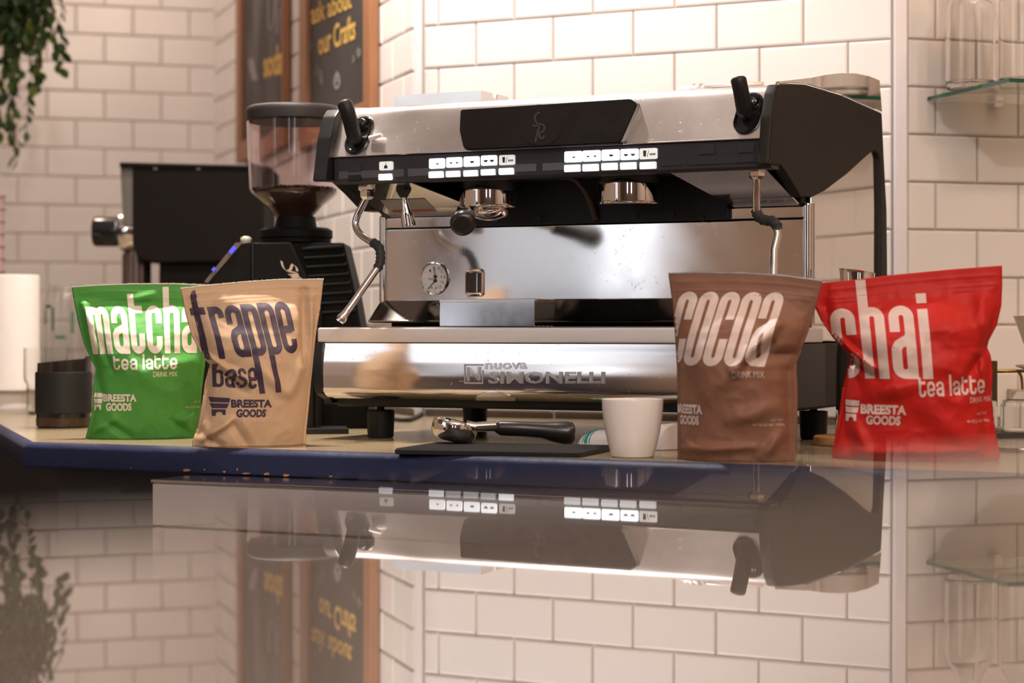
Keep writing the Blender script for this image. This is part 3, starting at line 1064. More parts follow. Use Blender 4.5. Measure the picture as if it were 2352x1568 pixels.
def lever(cx, cy, ow, oh, tilt, path, rad, glint_stub):
    kc_ = mpf(cx, cy, -0.003)
    s_ = (MO[1] - kc_.x * S) / F
    ct, st = math.cos(tilt), math.sin(tilt)
    W_, H_ = ow * s_ / C, oh * s_
    ring = []
    for (k1, off) in ((1.0, 0.004), (1.0, -0.003), (0.93, -0.0045), (0.82, -0.0035), (0.80, -0.0012)):
        row = []
        for a, b in rrect(W_ * k1, H_ * k1 + W_ * (k1 - 1) * 0, W_ * k1 * 0.498, 8):
            a2, b2 = a * ct + b * st, -a * st + b * ct
            w_ = kc_.z + b2
            row.append((kc_.x + a2, fascia_v(w_) + off, w_))
        ring.append(row)
    vs = [p for r in ring for p in r]
    n = len(ring[0])
    fs = []
    for r in range(len(ring) - 1):
        for i in range(n):
            j = (i + 1) % n
            fs.append((r * n + i, r * n + j, (r + 1) * n + j, (r + 1) * n + i))
    fs.append(tuple(range((len(ring) - 1) * n, len(ring) * n)))
    sock = raw('lever_socket', vs, fs, M_BLKGLOSS, mc, 40)
    kb_ = mpf(path[0][0], path[0][1], -0.006)
    pts = []
    for i, (x, y, off) in enumerate(path):
        k_ = mp(x, y, fascia_v(kc_.z) + off)
        pts.append(k_)
    pts = smooth_path(pts, 5)
    rs = [rad * (0.55 + 0.45 * min(1, (i + 1) / 4)) * (1.0 if i < len(pts) - 3 else (0.97, 0.84, 0.45)[i - len(pts) + 3]) for i in range(len(pts))]
    lv = obj('steam_lever', tube(pts, rs, 18), M_BLKPL, mc, 60)
    kk_ = mpf(cx + 4, cy - 22, -0.004)
    obj('pivot', lathe([(0.0105, 0), (0.0095, 0.008), (0.005, 0.0105), (0, 0.011)], 20, Matrix.Translation(kk_ + Vector((0.001, 0.004, 0))) @ Matrix.Rotation(math.pi / 2, 4, 'X')), M_BLKGLOSS, lv, 50)
    if glint_stub:
        a_, b_ = mpf(cx + 26, cy + 9, -0.004), mpf(cx + 53, cy + 1, -0.008)
        obj('glint_stub', tube([a_, b_], [0.0042, 0.0028], 12), M_SATIN, lv)  # metal stub standing in for a light reflection beside the lever


lever(824, 309, 53, 93, math.radians(12), [(818, 327, -0.008), (812, 306, -0.018), (804, 275, -0.026), (796, 250, -0.03), (789, 232, -0.03)], 0.0112, True)
lever(1719, 259, 57, 100, math.radians(8), [(1712, 268, -0.008), (1708, 245, -0.018), (1703, 215, -0.026), (1698, 192, -0.03), (1695, 177, -0.03)], 0.0105, False)

# steam wands
M_WAND = M_CHROME


def wand(path, grip, tip, tipr=0.0062):
    o_ = obj('steam_wand', tube(smooth_path([mp(*p) for p in path], 7), 0.0052, 14), M_WAND, mc, True)
    obj('grip', tube(smooth_path([mp(*p) for p in grip], 5), [0.0063 + 0.0011 * ((i * 7) % 3 == 0) for i in range(5 * (len(grip) - 1) + 1)], 14), M_RUBBER, o_, 50)
    pts = [mp(*p) for p in tip]
    obj('lower_tube', tube(pts, [0.0052] * (len(pts) - 3) + [0.0055, 0.0078, 0.0060] if len(pts) > 3 else 0.0052, 14), M_WAND, o_, 60)
    k_ = mp(*path[0])
    obj('fitting', lathe([(0.0065, -0.008), (0.011, -0.004), (0.011, 0.004), (0.0145, 0.006), (0.0145, 0.018)], 6, Matrix.Translation(k_)), M_CHROME, o_)
    return o_


wand([(843, 446, 0.05), (838, 462, 0.05), (819, 500, 0.046), (818, 522, 0.043), (834, 543, 0.038), (866, 562, 0.03)],
     [(858, 558, 0.033), (870, 567, 0.028), (874, 585, 0.024), (873, 602, 0.02), (866, 618, 0.014)],
     [(867, 615, 0.015), (830, 668, -0.005), (800, 710, -0.02), (792, 721, -0.024), (785, 731, -0.028), (780, 738, -0.030)])
wand([(1738, 398, 0.05), (1738, 415, 0.05), (1737, 450, 0.055), (1738, 490, 0.06)],
     [(1737, 484, 0.062), (1742, 497, 0.058), (1756, 506, 0.05), (1772, 507, 0.045), (1784, 517, 0.04), (1786, 526, 0.04)],
     [(1783, 520, 0.04), (1786, 540, 0.038), (1778, 575, 0.03), (1777, 640, 0.02), (1774, 700, 0.015), (1773, 712, 0.013), (1772, 724, 0.012)])
# hot water spout
k_ = mp(927, 441, 0.055)
kd = mp(939, 519, 0.06)
ax = (kd - k_)
L_ = ax.length
mt = Matrix.Translation(k_) @ ax.to_track_quat('Z', 'Y').to_matrix().to_4x4()
wsp = obj('water_spout', lathe([(0.004, -0.002), (0.0045, L_ * 0.22), (0.0055, L_ * 0.28), (0.0075, L_ * 0.55), (0.0098, L_ * 0.68), (0.0104, L_), (0.0092, L_), (0.009, L_ * 0.95)], 24, mt), M_CHROME, mc, 40)
obj('fitting', lathe([(0.006, -0.006), (0.010, 0.0), (0.0125, 0.004), (0.0125, 0.016)], 6, Matrix.Translation(k_ + Vector((0, 0, -0.002)))), M_BLKPL, wsp)

# pressure gauge
kc_ = mp(999, 639, VB)
rg = 38.5 * (MO[1] - kc_.x * S + VB * C) / F
RX = Matrix.Rotation(math.pi / 2, 4, 'X')
mg = Matrix.Translation(kc_) @ RX
gz = obj('gauge', lathe([(rg * 0.99, -0.001), (rg, 0.0012), (rg * 0.96, 0.0036), (rg * 0.89, 0.0040), (rg * 0.85, 0.0030), (rg * 0.84, 0.0008)], 48, mg, caps=False), M_CHROME, mc, 50)
obj('dial', lathe([(rg * 0.85, 0.0003), (rg * 0.85, 0.0010)], 40, mg), M_DIAL, gz)
bm = bmesh.new()


def bar2(bm, x0, y0, x1, y1, wd, z):
    d = Vector((x1 - x0, y1 - y0)).normalized() * wd / 2
    n = Vector((-d.y, d.x))
    q = [(x0 + n.x, y0 + n.y), (x0 - n.x, y0 - n.y), (x1 - n.x, y1 - n.y), (x1 + n.x, y1 + n.y)]
    bm.faces.new([bm.verts.new((kc_.x + a, kc_.y - z + 0.0014, kc_.z + b)) for a, b in q])


for i in range(30):
    a = math.radians(-150 + i * 10)
    r1 = rg * (0.66 if i % 3 == 0 else 0.71)
    if i % 3 == 0 or i < 8:
        bar2(bm, r1 * math.sin(a + math.pi), r1 * math.cos(a + math.pi), rg * 0.78 * math.sin(a + math.pi), rg * 0.78 * math.cos(a + math.pi), rg * 0.022, 0.0026)
obj('dial_marks', bm, M_ICON, gz)
bm = bmesh.new()
for (s_, x, y) in (('1', -0.30, 0.46), ('1.5', 0.18, 0.58), ('2', 0.46, 0.42), ('2.5', 0.56, 0.08), ('16', 0.54, -0.22), ('12', 0.38, -0.50), ('8', 0.10, -0.58), ('4', -0.20, -0.56), ('bar', -0.22, -0.02)):
    vs, fs = text_geo(s_)
    n0 = [bm.verts.new((kc_.x + (x + (a - 0.5) * 0.11 * len(s_)) * rg, kc_.y - 0.0013, kc_.z + (y + (b - 0.5) * 0.15) * rg)) for a, b, z in vs]
    for f in fs:
        bm.faces.new([n0[i] for i in f])
obj('numerals', bm, M_ICON, gz)
for (y0, x1, y1) in ((0.10, -0.06, 0.74), (-0.14, -0.42, -0.62)):
    bm = bmesh.new()
    bar2(bm, 0.06 * rg, y0 * rg, x1 * rg, y1 * rg, rg * 0.05, 0.0036)
    bm2 = lathe([(rg * 0.11, 0.0008), (rg * 0.11, 0.0026), (0, 0.0029)], 16, Matrix.Translation(kc_ + Vector((0.06 * rg, 0, y0 * rg))) @ RX, bm)
    obj('needle', bm, M_ICON, gz)

# power switch in a chrome bezel
kc2 = mp(1091, 649, VB)
s_ = (MO[1] - kc2.x * S + VB * C) / F
W_, H_ = 43 * s_ / C, 64 * s_
ring = []
for k1, off in ((1.0, 0.001), (1.0, -0.0014), (0.92, -0.0034), (0.78, -0.0030), (0.72, 0.0035)):
    ring.append([(kc2.x + a, VB + off, kc2.z + b) for a, b in rrect(W_ * k1, H_ - W_ * (1 - k1), 0.0055 * k1, 3)])
vs = [p for r in ring for p in r]
n = len(ring[0])
fs = [(r * n + i, r * n + (i + 1) % n, (r + 1) * n + (i + 1) % n, (r + 1) * n + i) for r in range(4) for i in range(n)]
swb = raw('switch_bezel', vs, fs, M_CHROME, mc, 40)
obj('rocker', bx((kc2.x - W_ * 0.35, VB - 0.0005, kc2.z - H_ * 0.36), (kc2.x + W_ * 0.35, VB + 0.003, kc2.z + H_ * 0.36), 0.0006), mat('brown_black_switch', (0.02, 0.013, 0.010), 0.25), swb)
obj('rocker_rib', bx((kc2.x + W_ * 0.10, VB - 0.002, kc2.z - H_ * 0.34), (kc2.x + W_ * 0.16, VB, kc2.z + H_ * 0.34), 0.0004), M_POLISH, swb)

# feet
for (u, v) in ((-0.242, 0.06), (0.31, 0.06), (-0.262, 0.40), (0.335, 0.30)):
    f_ = obj('foot', lathe([(0.0175, 0.0005), (0.0190, 0.0025), (0.0205, 0.034), (0.0205, 0.0395), (0.0185, 0.0405), (0.004, 0.0405)], 32, Matrix.Translation((u, v, 0))), M_BLKPL, mc, 40)
    obj('foot_stem', lathe([(0.0056, 0.036), (0.0056, 0.05)], 16, Matrix.Translation((u, v, 0))), M_RUBBER, f_, 40)

# ------------------------------------------------------------------ things on the machine
# chrome cup rest on the drip tray
a_, b_ = mp(1010, 745, 0.034), mp(1228, 687, 0.034)
tb = thing('metal_tin', 'shiny rectangular chrome box standing on the drip tray', 'tin', Vector((0, 0, 0)), -TH)
tb.location = Vector((MO[0] + (a_.x + b_.x) / 2 * C + 0.05 * S, MO[1] - (a_.x + b_.x) / 2 * S + 0.05 * C, 0.1616))
hw = (b_.x - a_.x) / 2
hh = b_.z - 0.1612
bm = bx((-hw, -0.0162, 0.0), (hw, 0.05, hh), 0.0007)
obj('body', bm, mat('tin_mirror', (0.72, 0.72, 0.76), 0.10, 1.0, var=0.04, rvar=0.04, scale=50), tb)
obj('lid_rim', bx((-hw - 0.0006, -0.0168, hh - 0.004), (hw + 0.0006, 0.0506, hh + 0.0006), 0.0006), M_POLISH, tb)
obj('hinge', bx((hw, 0.0, hh - 0.006), (hw + 0.003, 0.018, hh), 0.0006), mat('brown_hinge', (0.2, 0.12, 0.08), 0.3, 0.8), tb)
obj('hinge', bx((hw, 0.024, hh - 0.006), (hw + 0.003, 0.044, hh), 0.0006), mat('brown_hinge', (0.2, 0.12, 0.08), 0.3, 0.8), tb)

# open steel box on top
VT = 0.20
a_, b_ = mp(905, 222, VT), mp(1105, 209, VT)
ob = thing('steel_box', 'dented open steel box on top of the machine', 'box', (0, 0, 0), -TH)
um = (a_.x + b_.x) / 2
ob.location = Vector((MO[0] + um * C + VT * S, MO[1] - um * S + VT * C, 0.4812))
hw, hh = (b_.x - a_.x) / 2, a_.z - 0.4795
bm = bmesh.new()
M_TIN = mat('dented_tin', (0.80, 0.77, 0.74), 0.20, 1.0, var=0.08, scale=18, rvar=0.12, bump=0.12, bscale=25)
box(bm, (-hw, 0, 0), (hw, 0.0015, hh))
box(bm, (-hw, 0.092, 0), (hw, 0.0935, hh))
box(bm, (-hw, 0.0015, 0), (-hw + 0.0015, 0.092, hh))
box(bm, (-hw + 0.0015, 0.0015, 0), (hw - 0.0015, 0.092, 0.002))
# right wall with a thumb notch
prism([(0.0015, 0), (0.092, 0), (0.092, hh), (0.056, hh), (0.053, hh - 0.007), (0.047, hh - 0.009), (0.041, hh - 0.007), (0.038, hh), (0.0015, hh)], lambda a, b, d: Vector((d, a, b)), hw - 0.0015, hw, bm=bm)
obj('body', bm, M_TIN, ob)

# tongs on top
VG = 0.13
tg = thing('tongs', 'steel serving tongs with scalloped head lying on top of the machine', 'tongs', (0, 0, 0), -TH)
q = mp(1600, 214, VG)
tg.location = Vector((MO[0] + q.x * C + VG * S, MO[1] - q.x * S + VG * C, 0.4815))
sc_ = (MO[1] - q.x * S + VG * C) / F
for dz, flip in ((0.002, 1),):
    bm = bmesh.new()
    nx, nv = 40, 8
    rows = []
    for i in range(nx + 1):
        x = -48 + 92 * i / nx
        e = max(0.0, 1 - (x / 48.0) ** 2) ** 0.5
        sc2 = 0.86 + 0.14 * abs(math.sin((x + 48) / 92 * math.pi * 5.5))
        row = []
        for j in range(nv + 1):
            a = math.pi * j / nv
            row.append(bm.verts.new((x * sc_, -math.cos(a) * 0.017 * e, 0.003 + math.sin(a) * 0.0135 * e * sc2)))
        rows.append(row)
    for r0, r1 in zip(rows, rows[1:]):
        for j in range(nv):
            bm.faces.new((r0[j], r0[j + 1], r1[j + 1], r1[j]))
    bmesh.ops.solidify(bm, geom=bm.faces[:], thickness=0.001)
    obj('scalloped_head', bm, M_SATIN, tg, 50)
for z in (0.0045, 0.010):
    obj('arm', tube([(-10 * sc_, -0.006, z), (60 * sc_, -0.004, z + 0.001), (158 * sc_, 0.006, z + 0.0015)], 0.0028, 8), M_SATIN, tg, True)
# ------------------------------------------------------------------ stroke lettering for the pouches
def arc(cx, cy, rx, ry, a0, a1, n=10):
    return [(cx + rx * math.cos(math.radians(a0 + (a1 - a0) * i / n)), cy + ry * math.sin(math.radians(a0 + (a1 - a0) * i / n))) for i in range(n + 1)]


def glyph(ch, W, h, w, asc, desc):
    """strokes (centre lines) of a tall condensed letter: x 0..W, y 0..h"""
    xl, xr = w / 2, W - w / 2
    cx, r = W / 2, (W - w) / 2
    t, b = h - w / 2, w / 2
    ry = min(r * 1.0, h * 0.3)
    top = lambda a0, a1: arc(cx, t - ry, r, ry, a0, a1)
    bot = lambda a0, a1: arc(cx, b + ry, r, ry, a0, a1)
    if ch == 'o':
        return [[(xr, h * .5)] + top(0, 180) + bot(180, 360) + [(xr, h * .5)]]
    if ch == 'c':
        return [[(xr, h * .62)] + top(0, 180) + bot(180, 360) + [(xr, h * .36)]]
    if ch == 'e':
        return [[(xl, h * .46), (xr, h * .46)] , [(xr, h * .46 - w * .3)] + top(0, 180) + bot(180, 345) + ([(xr, h * .27)] if h * .27 > b + ry else [])]
    if ch == 'a':
        return [[(xl, h * .64)] + top(180, 0) + [(xr, 0)],
                [(xr, h * .60), (xr - r * .35, h * .54), (xl + r * .35, h * .47), (xl, h * .40)] + bot(180, 360) + [(xr, h * .3)]]
    if ch == 'h':
        return [[(xl, 0), (xl, asc)], [(xl, h * .7)] + top(180, 0) + [(xr, 0)]]
    if ch == 'n':
        return [[(xl, 0), (xl, h)], [(xl, h * .7)] + top(180, 0) + [(xr, 0)]]
    if ch == 'm':
        W2 = W * .86
        r2 = (W2 - w) / 2
        a1 = arc(w / 2 + r2, t - ry, r2, ry, 180, 0)
        x2 = w / 2 + 2 * r2
        a2 = arc(x2 + r2, t - ry, r2, ry, 180, 0)
        return [[(xl, 0), (xl, h)], [(xl, h * .7)] + a1 + [(x2, 0)], [(x2, h * .7)] + a2 + [(x2 + 2 * r2, 0)]]
    if ch == 't':
        return [[(xl, asc), (xl, h * .4)] + bot(180, 360) + [(xr, h * .42)], [(0, t), (xr + w * .3, t)]]
    if ch == 'f':
        ry2 = r
        return [[(xl, 0)] + arc(xl + r, asc - w / 2 - ry2, r, ry2, 180, 90), [(-w * .55, t), (xr + w * .2, t)]]
    if ch == 'r':
        return [[(xl, 0), (xl, h)], [(xl, h * .66)] + top(180, 10) + [(xr, h * .77)]]
    if ch in 'pb':
        bowl = [(xl, h * .5)] + top(180, 0) + bot(0, -180) + [(xl, h * .5)]
        return [[(xl, -desc), (xl, h)] if ch == 'p' else [(xl, 0), (xl, asc)], bowl]
    if ch == 'i':
        return [[(xl, 0), (xl, h * .94)], [(xl, h * 1.02), (xl, h * 1.02 + w * 1.05)]]
    if ch == 'l':
        return [[(xl, 0), (xl, asc)]]
    if ch == 's':
        return [[(xr, h * .70)] + top(0, 180) + [(xl, h * .64), (xl + r * .5, h * .54), (xr - r * .5, h * .46), (xr, h * .36)] + bot(360, 180)[0:] + [(xl, h * .30)]]
    return []


def word_strokes(txt, W, h, w, asc, desc, gap):
    out, x = [], 0.0
    for ch in txt:
        if ch == ' ':
            x += W * .55
            continue
        a = asc[ch] if isinstance(asc, dict) and ch in asc else (asc if not isinstance(asc, dict) else h)
        wd = {'m': W * .86 * 2 - w, 'i': w, 'l': w, 't': W * .9, 'f': W * .8, 'r': W * .92}.get(ch, W)
        for s in glyph(ch, wd if ch != 'm' else W, h, w, a, desc):
            out.append([(x + p[0], p[1]) for p in s])
        x += wd + gap
    return out, x - gap


def ribbon(pts, w, step=4.0):
    """flat ribbon along a polyline: list of cross rows (left, mid, right)"""
    P_ = [Vector(p) for p in pts]
    q = [P_[0]]
    for p in P_[1:]:
        if (p - q[-1]).length > 1e-4:
            q.append(p)
    fine = [q[0]]
    for a, b in zip(q, q[1:]):
        n = max(1, int((b - a).length / step))
        for i in range(1, n + 1):
            fine.append(a.lerp(b, i / n))
    rows = []
    for i, p in enumerate(fine):
        a = fine[max(0, i - 1)]
        b = fine[min(len(fine) - 1, i + 1)]
        t = (b - a).normalized()
        n = Vector((-t.y, t.x))
        rows.append([p + n * (w / 2) * k for k in (1, .5, 0, -.5, -1)])
    return rows


# ------------------------------------------------------------------ the stand-up pouches
class Pouch:
    def __init__(s, name, label, d, cx, yb, left, right, top, m, T=0.036, yaw=0.0, creases=(), seed=1, rough=1.0, mprint=None, medge=None, group='stand-up drink mix pouches', dent=0.0):
        s.d, s.cx, s.yb, s.k = d, cx, yb, d / F
        s.left, s.right, s.top = left, right, top
        s.T, s.creases, s.seed, s.rough, s.dent = T, creases, seed, rough, dent
        base = cw(cx, yb, 0)
        s.root = thing(name, label, 'pouch', (base.x, base.y, 0), -math.atan2(base.x, base.y) + yaw, group)
        s.yl, s.xl = [p[0] for p in left], [p[1] for p in left]
        s.yr, s.xr = [p[0] for p in right], [p[1] for p in right]
        s.tx, s.ty = [p[0] for p in top], [p[1] for p in top]
        s.mprint = mprint
        NX, NZ = 96, 130
        bm = bmesh.new()
        fr = [[None] * (NX + 1) for _ in range(NZ + 1)]
        bk = [[None] * (NX + 1) for _ in range(NZ + 1)]
        for j in range(NZ + 1):
            t = j / NZ
            for i in range(NX + 1):
                u = -1 + 2 * i / NX
                f = s.surf(u, t)
                fr[j][i] = bm.verts.new(f)
                if i in (0, NX) or j == NZ:
                    bk[j][i] = fr[j][i]
                else:
                    bk[j][i] = bm.verts.new(s.back(u, t, f))
        for j in range(NZ):
            for i in range(NX):
                bm.faces.new((fr[j][i], fr[j][i + 1], fr[j + 1][i + 1], fr[j + 1][i]))
                q = (bk[j][i + 1], bk[j][i], bk[j + 1][i], bk[j + 1][i + 1])
                if len(set(q)) == 4:
                    bm.faces.new(q)
        for i in range(NX):
            q = [fr[0][i + 1], fr[0][i], bk[0][i], bk[0][i + 1]]
            q2 = []
            for v in q:
                if v not in q2:
                    q2.append(v)
            if len(q2) > 2:
                bm.faces.new(q2)
        s.body = obj('body', bm, m, s.root, True)
        # torn top edge
        if medge:
            rng = random.Random(seed)
            vs, fs = [], []
            n = 240
            for i in range(n + 1):
                u = -1 + 2 * i / n
                p = s.surf(u, 1.0)
                z = 0.0006 + 0.0011 * rng.random()
                for (dy, dz) in ((-0.0006, -0.0006), (-0.0006, z), (0.0006, z), (0.0006, -0.0006)):
                    vs.append((p.x, p.y + dy, p.z + dz))
                if i:
                    a = 4 * (i - 1)
                    b = 4 * i
                    fs += [(a, b, b + 1, a + 1), (a + 1, b + 1, b + 2, a + 2), (a + 2, b + 2, b + 3, a + 3)]
            raw('torn_edge', vs, fs, medge, s.root)

    def lr(s, y):
        return interp(y, s.yl, s.xl), interp(y, s.yr, s.xr)

    def wr(s, px, py, u, t):
        v = 0.0
        for (x0, y0, x1, y1, wd, dp) in s.creases:
            a, b = Vector((x0, y0)), Vector((x1, y1))
            ab = b - a
            k = max(0.0, min(1.0, (Vector((px, py)) - a).dot(ab) / ab.length_squared))
            q = (Vector((px, py)) - a - ab * k).length
            prof = math.exp(-(q / wd) ** 2) if dp > 0 else max(0.0, 1 - q / (wd * 1.6)) ** 1.3
            v += dp * 0.0019 * prof * (0.35 + 0.65 * math.sin(math.pi * min(1, max(0, 0.12 + 0.76 * k))))
        amp = s.rough * min(1.0, (1.0 - t) * 6 + 0.1)
        p = Vector((px * 0.012 + s.seed * 7.1, py * 0.012, s.seed * 3.3))
        v += 0.0036 * amp * (0.5 - abs(mnoise.noise(p))) * 1.6
        v += 0.0018 * amp * (0.4 - abs(mnoise.noise(p * 2.6 + Vector((3, 1, 2)))))
        v += 0.00035 * amp * mnoise.noise(p * 9)
        return v

    def surf(s, u, t):
        # pixel row for this t: top edge depends on u
        yb = s.yb
        xL, xR = s.lr(yb)
        py = yb
        for _ in range(4):
            xL, xR = s.lr(py)
            px = xL + (xR - xL) * (u + 1) / 2
            py = yb + (interp(px, s.tx, s.ty) - yb) * t
        T_ = s.T * interp(t, (0, .06, .16, .34, .50, .60, .68, .75, .81, .86, .90, .95, 1), (.90, .96, 1.04, 1.14, 1.18, 1.10, .90, .60, .32, .13, .07, .03, .015))
        au = abs(u)
        sh = (max(0.0, 1 - (au / .95) ** 2.6)) ** .75
        # fold at the bottom corners
        w_ = s.wr(px, py, u, t) * min(1.0, (1 - au) * 9 + .15)
        y = -(T_ * sh) - w_
        # zip and seal bands
        for tz, dp in ((.955, .0007), (.905, .0012), (.885, .0008)):
            y -= dp * math.exp(-((t - tz) / .006) ** 2) * (1 if au < .93 else .2)
        y += s.dent * math.exp(-((t - .03) / .03) ** 2) * 0
        return Vector(((px - s.cx) * s.k, y, max(0.0, (yb - py) * s.k)))

    def back(s, u, t, f):
        T_ = s.T * interp(t, (0, .2, .5, .8, .92, 1), (.85, 1.0, .9, .45, .1, .0))
        sh = (max(0.0, 1 - (abs(u) / .97) ** 2.6)) ** .75
        return Vector((f.x, max(T_ * sh + 0.001 * mnoise.noise(Vector((f.x * 60, f.z * 60, s.seed))), 0.0008 * sh), f.z))

    def on(s, px, py, lift=0.0004):
        """print position: pixel -> point on the front"""
        xL, xR = s.lr(py)
        if px < xL + 1.0 or px > xR - 1.0:
            return None
        u = 2 * (px - xL) / (xR - xL) - 1
        ty = interp(px, s.tx, s.ty)
        t = (s.yb - py) / (s.yb - ty)
        if t < 0 or t > 1:
            return None
        p = s.surf(u, t)
        e = 0.012
        pu, pt = s.surf(min(1, u + e), t) - s.surf(max(-1, u - e), t), s.surf(u, min(1, t + e)) - s.surf(u, max(0, t - e))
        n = pt.cross(pu)
        n = n.normalized() if n.length > 1e-9 else Vector((0, -1, 0))
        if n.y > 0:
            n = -n
        return p + n * lift

    def word(s, txt, q, W, h, w, asc, desc, gap, part='lettering'):
        """q: pixel corners (TL, TR, BR, BL) of the x-height box of the word"""
        st, tot = word_strokes(txt, W, h, w, asc, desc, gap)
        vs, fs = [], []
        lift = 0.00035
        for si, pl in enumerate(st):
            prev = None
            for row in ribbon(pl, w, max(2.5, h / 34)):
                ids = []
                for p in row:
                    k = bil(q, p.x / tot, p.y / h)
                    r = s.on(k.x, k.y, lift + 0.00004 * (si % 3))
                    if r is None:
                        ids.append(None)
                    else:
                        vs.append(r)
                        ids.append(len(vs) - 1)
                if prev:
                    for a in range(4):
                        f = (prev[a], prev[a + 1], ids[a + 1], ids[a])
                        if None not in f:
                            fs.append(f)
                prev = ids
        return raw(part, vs, fs, s.mprint, s.root, True)

    def conform(s, bm, q, part, lift, nx, ny):
        """flat mesh in the 0..1 square, cut on a grid and laid onto the creased front"""
        for i in range(1, nx):
            bmesh.ops.bisect_plane(bm, geom=bm.verts[:] + bm.edges[:] + bm.faces[:], plane_co=(i / nx, 0, 0), plane_no=(1, 0, 0))
        for i in range(1, ny):
            bmesh.ops.bisect_plane(bm, geom=bm.verts[:] + bm.edges[:] + bm.faces[:], plane_co=(0, i / ny, 0), plane_no=(0, 1, 0))
        drop = []
        for v in bm.verts:
            k = bil(q, v.co.x, v.co.y)
            p = s.on(k.x, k.y, lift)
            if p is None:
                drop.append(v)
            else:
                v.co = p
        if drop:
            bmesh.ops.delete(bm, geom=drop, context='VERTS')
        return obj(part, bm, s.mprint, s.root)

    def text(s, txt, q, bold=0.0, part='small_print', lift=0.0004):
        vs, fs = text_geo(txt, bold)
        bm = bmesh.new()
        vv = [bm.verts.new((a, b, 0)) for a, b, z in vs]
        for f in fs:
            try:
                bm.faces.new([vv[i] for i in f])
            except ValueError:
                pass
        big = abs(q[1][0] - q[0][0])
        return s.conform(bm, q, part, lift, max(2, int(big / 6)), 4)

    def logo(s, q):
        """cart-like mark: two bands on an arched foot"""
        bands = [[(0, 1), (1, 1), (.96, .74), (.04, .74)], [(.02, .68), (.95, .68), (.84, .42), (.10, .42)],
                 [(.08, .36), (.78, .36), (.78, .05), (.62, .05), (.60, .16), (.52, .22), (.36, .22), (.28, .16), (.26, .02), (.08, .02)]]
        bm = bmesh.new()
        for poly in bands:
            bm.faces.new([bm.verts.new((a, b, 0)) for a, b in poly])
        return s.conform(bm, q, 'logo', 0.0004, 9, 9)


def bagmat(name, col):
    return mat(name, col, 0.5, var=0.05, scale=14, bump=0.12, bscale=90, spec=0.18)


M_EDGE_W = mat('white_torn_film', (0.75, 0.70, 0.62), 0.5, var=0.1, scale=200)
M_EDGE_S = mat('silver_torn_film', (0.8, 0.74, 0.68), 0.25, 0.9, var=0.2, scale=200)

# green
mg_ = Pouch('drink_pouch', 'green stand-up pouch with white lettering, standing left of the kraft pouch', 2.90, 325, 1005,
            [(650, 168), (660, 168), (700, 175), (745, 184), (790, 196), (826, 212), (845, 222), (870, 219), (905, 217), (950, 213), (985, 204), (1006, 199)],
            [(650, 490), (700, 485), (760, 476), (830, 470), (900, 462), (960, 458), (1006, 458)],
            [(160, 661), (230, 656), (300, 653), (400, 652), (500, 656)], bagmat('matt_green_film', (0.080, 0.315, 0.058)), T=0.034,
            creases=[(196, 700, 235, 815, 9, 6), (215, 755, 262, 850, 8, -5), (222, 850, 240, 920, 10, -4), (205, 990, 262, 960, 12, 5), (240, 962, 300, 1000, 10, -4), (410, 965, 455, 950, 10, 5), (395, 965, 440, 1000, 9, -4),
                     (262, 830, 400, 905, 26, 4), (330, 850, 440, 830, 16, 4), (300, 690, 350, 678, 9, 4), (190, 688, 450, 700, 14, -3), (390, 900, 450, 880, 12, 3)],
            seed=3, rough=1.0, mprint=mat('cream_print', (0.78, 0.70, 0.60), 0.5, var=0.02), medge=M_EDGE_W)
mg_.word('matcha', ((199, 706), (452, 700), (449, 811), (217, 813)), 46, 108, 17, {'t': 136, 'h': 150}, 0, 5.5)
mg_.word('tea latte', ((262, 823), (405, 821), (404, 847), (264, 849)), 21, 27, 5.6, {'t': 33, 'l': 37}, 0, 3.2)
mg_.text('DRINK MIX', ((351, 852), (405, 852), (405, 863), (351, 864)))
mg_.text('BREESTA', ((240, 903), (314, 903), (314, 920), (240, 921)), 0.05)
mg_.text('GOODS', ((246, 923), (303, 923), (303, 941), (246, 942)), 0.05)
mg_.logo(((218, 901), (240, 902), (240, 941), (218, 942)))
mg_.text('NET WT', ((444, 921), (457, 921), (457, 925), (444, 925)), 0)
mg_.text('48 OZ (3 LB) 1360g', ((424, 932), (456, 932), (456, 938), (424, 938)), 0)

# kraft
mk = Pouch('drink_pouch', 'kraft brown stand-up pouch with dark purple lettering, overlapping the green pouch', 2.70, 580, 1022,
           [(640, 413), (665, 415), (720, 426), (770, 440), (800, 456), (822, 468), (836, 481), (850, 478), (880, 470), (930, 463), (985, 452), (1010, 441), (1023, 441)],
           [(636, 747), (700, 740), (760, 730), (830, 722), (880, 716), (930, 712), (990, 706), (1023, 704)],
           [(405, 664), (470, 656), (560, 647), (640, 641), (750, 639)], bagmat('matt_kraft_film', (0.56, 0.385, 0.245)), T=0.036, yaw=math.radians(10),
           creases=[(462, 812, 500, 838, 7, 9), (500, 838, 560, 876, 9, 7), (478, 850, 470, 960, 8, -7), (505, 858, 555, 895, 8, -5), (455, 1005, 520, 960, 9, 8), (520, 960, 560, 1020, 12, -4), (450, 985, 500, 1020, 9, -6),
                    (475, 900, 462, 1000, 8, 5), (640, 895, 590, 850, 16, 5), (655, 900, 690, 820, 14, 5), (700, 670, 690, 830, 12, -6), (715, 680, 716, 980, 7, 4), (520, 700, 660, 720, 30, 5), (440, 700, 470, 800, 14, -4)],
           seed=5, rough=0.9, mprint=mat('dark_purple_print', (0.045, 0.024, 0.048), 0.5, var=0.05), medge=M_EDGE_W)
mk.word('frappe', ((442, 707), (658, 690), (677, 809), (467, 825)), 46, 118, 16.5, {'f': 158}, 84, 2.5)
mk.word('base', ((486, 848), (577, 841), (578, 891), (485, 886)), 26, 48, 8.2, {'b': 66}, 0, 3)
mk.text('BREESTA', ((520, 914), (612, 915), (612, 933), (521, 933)), 0.05)
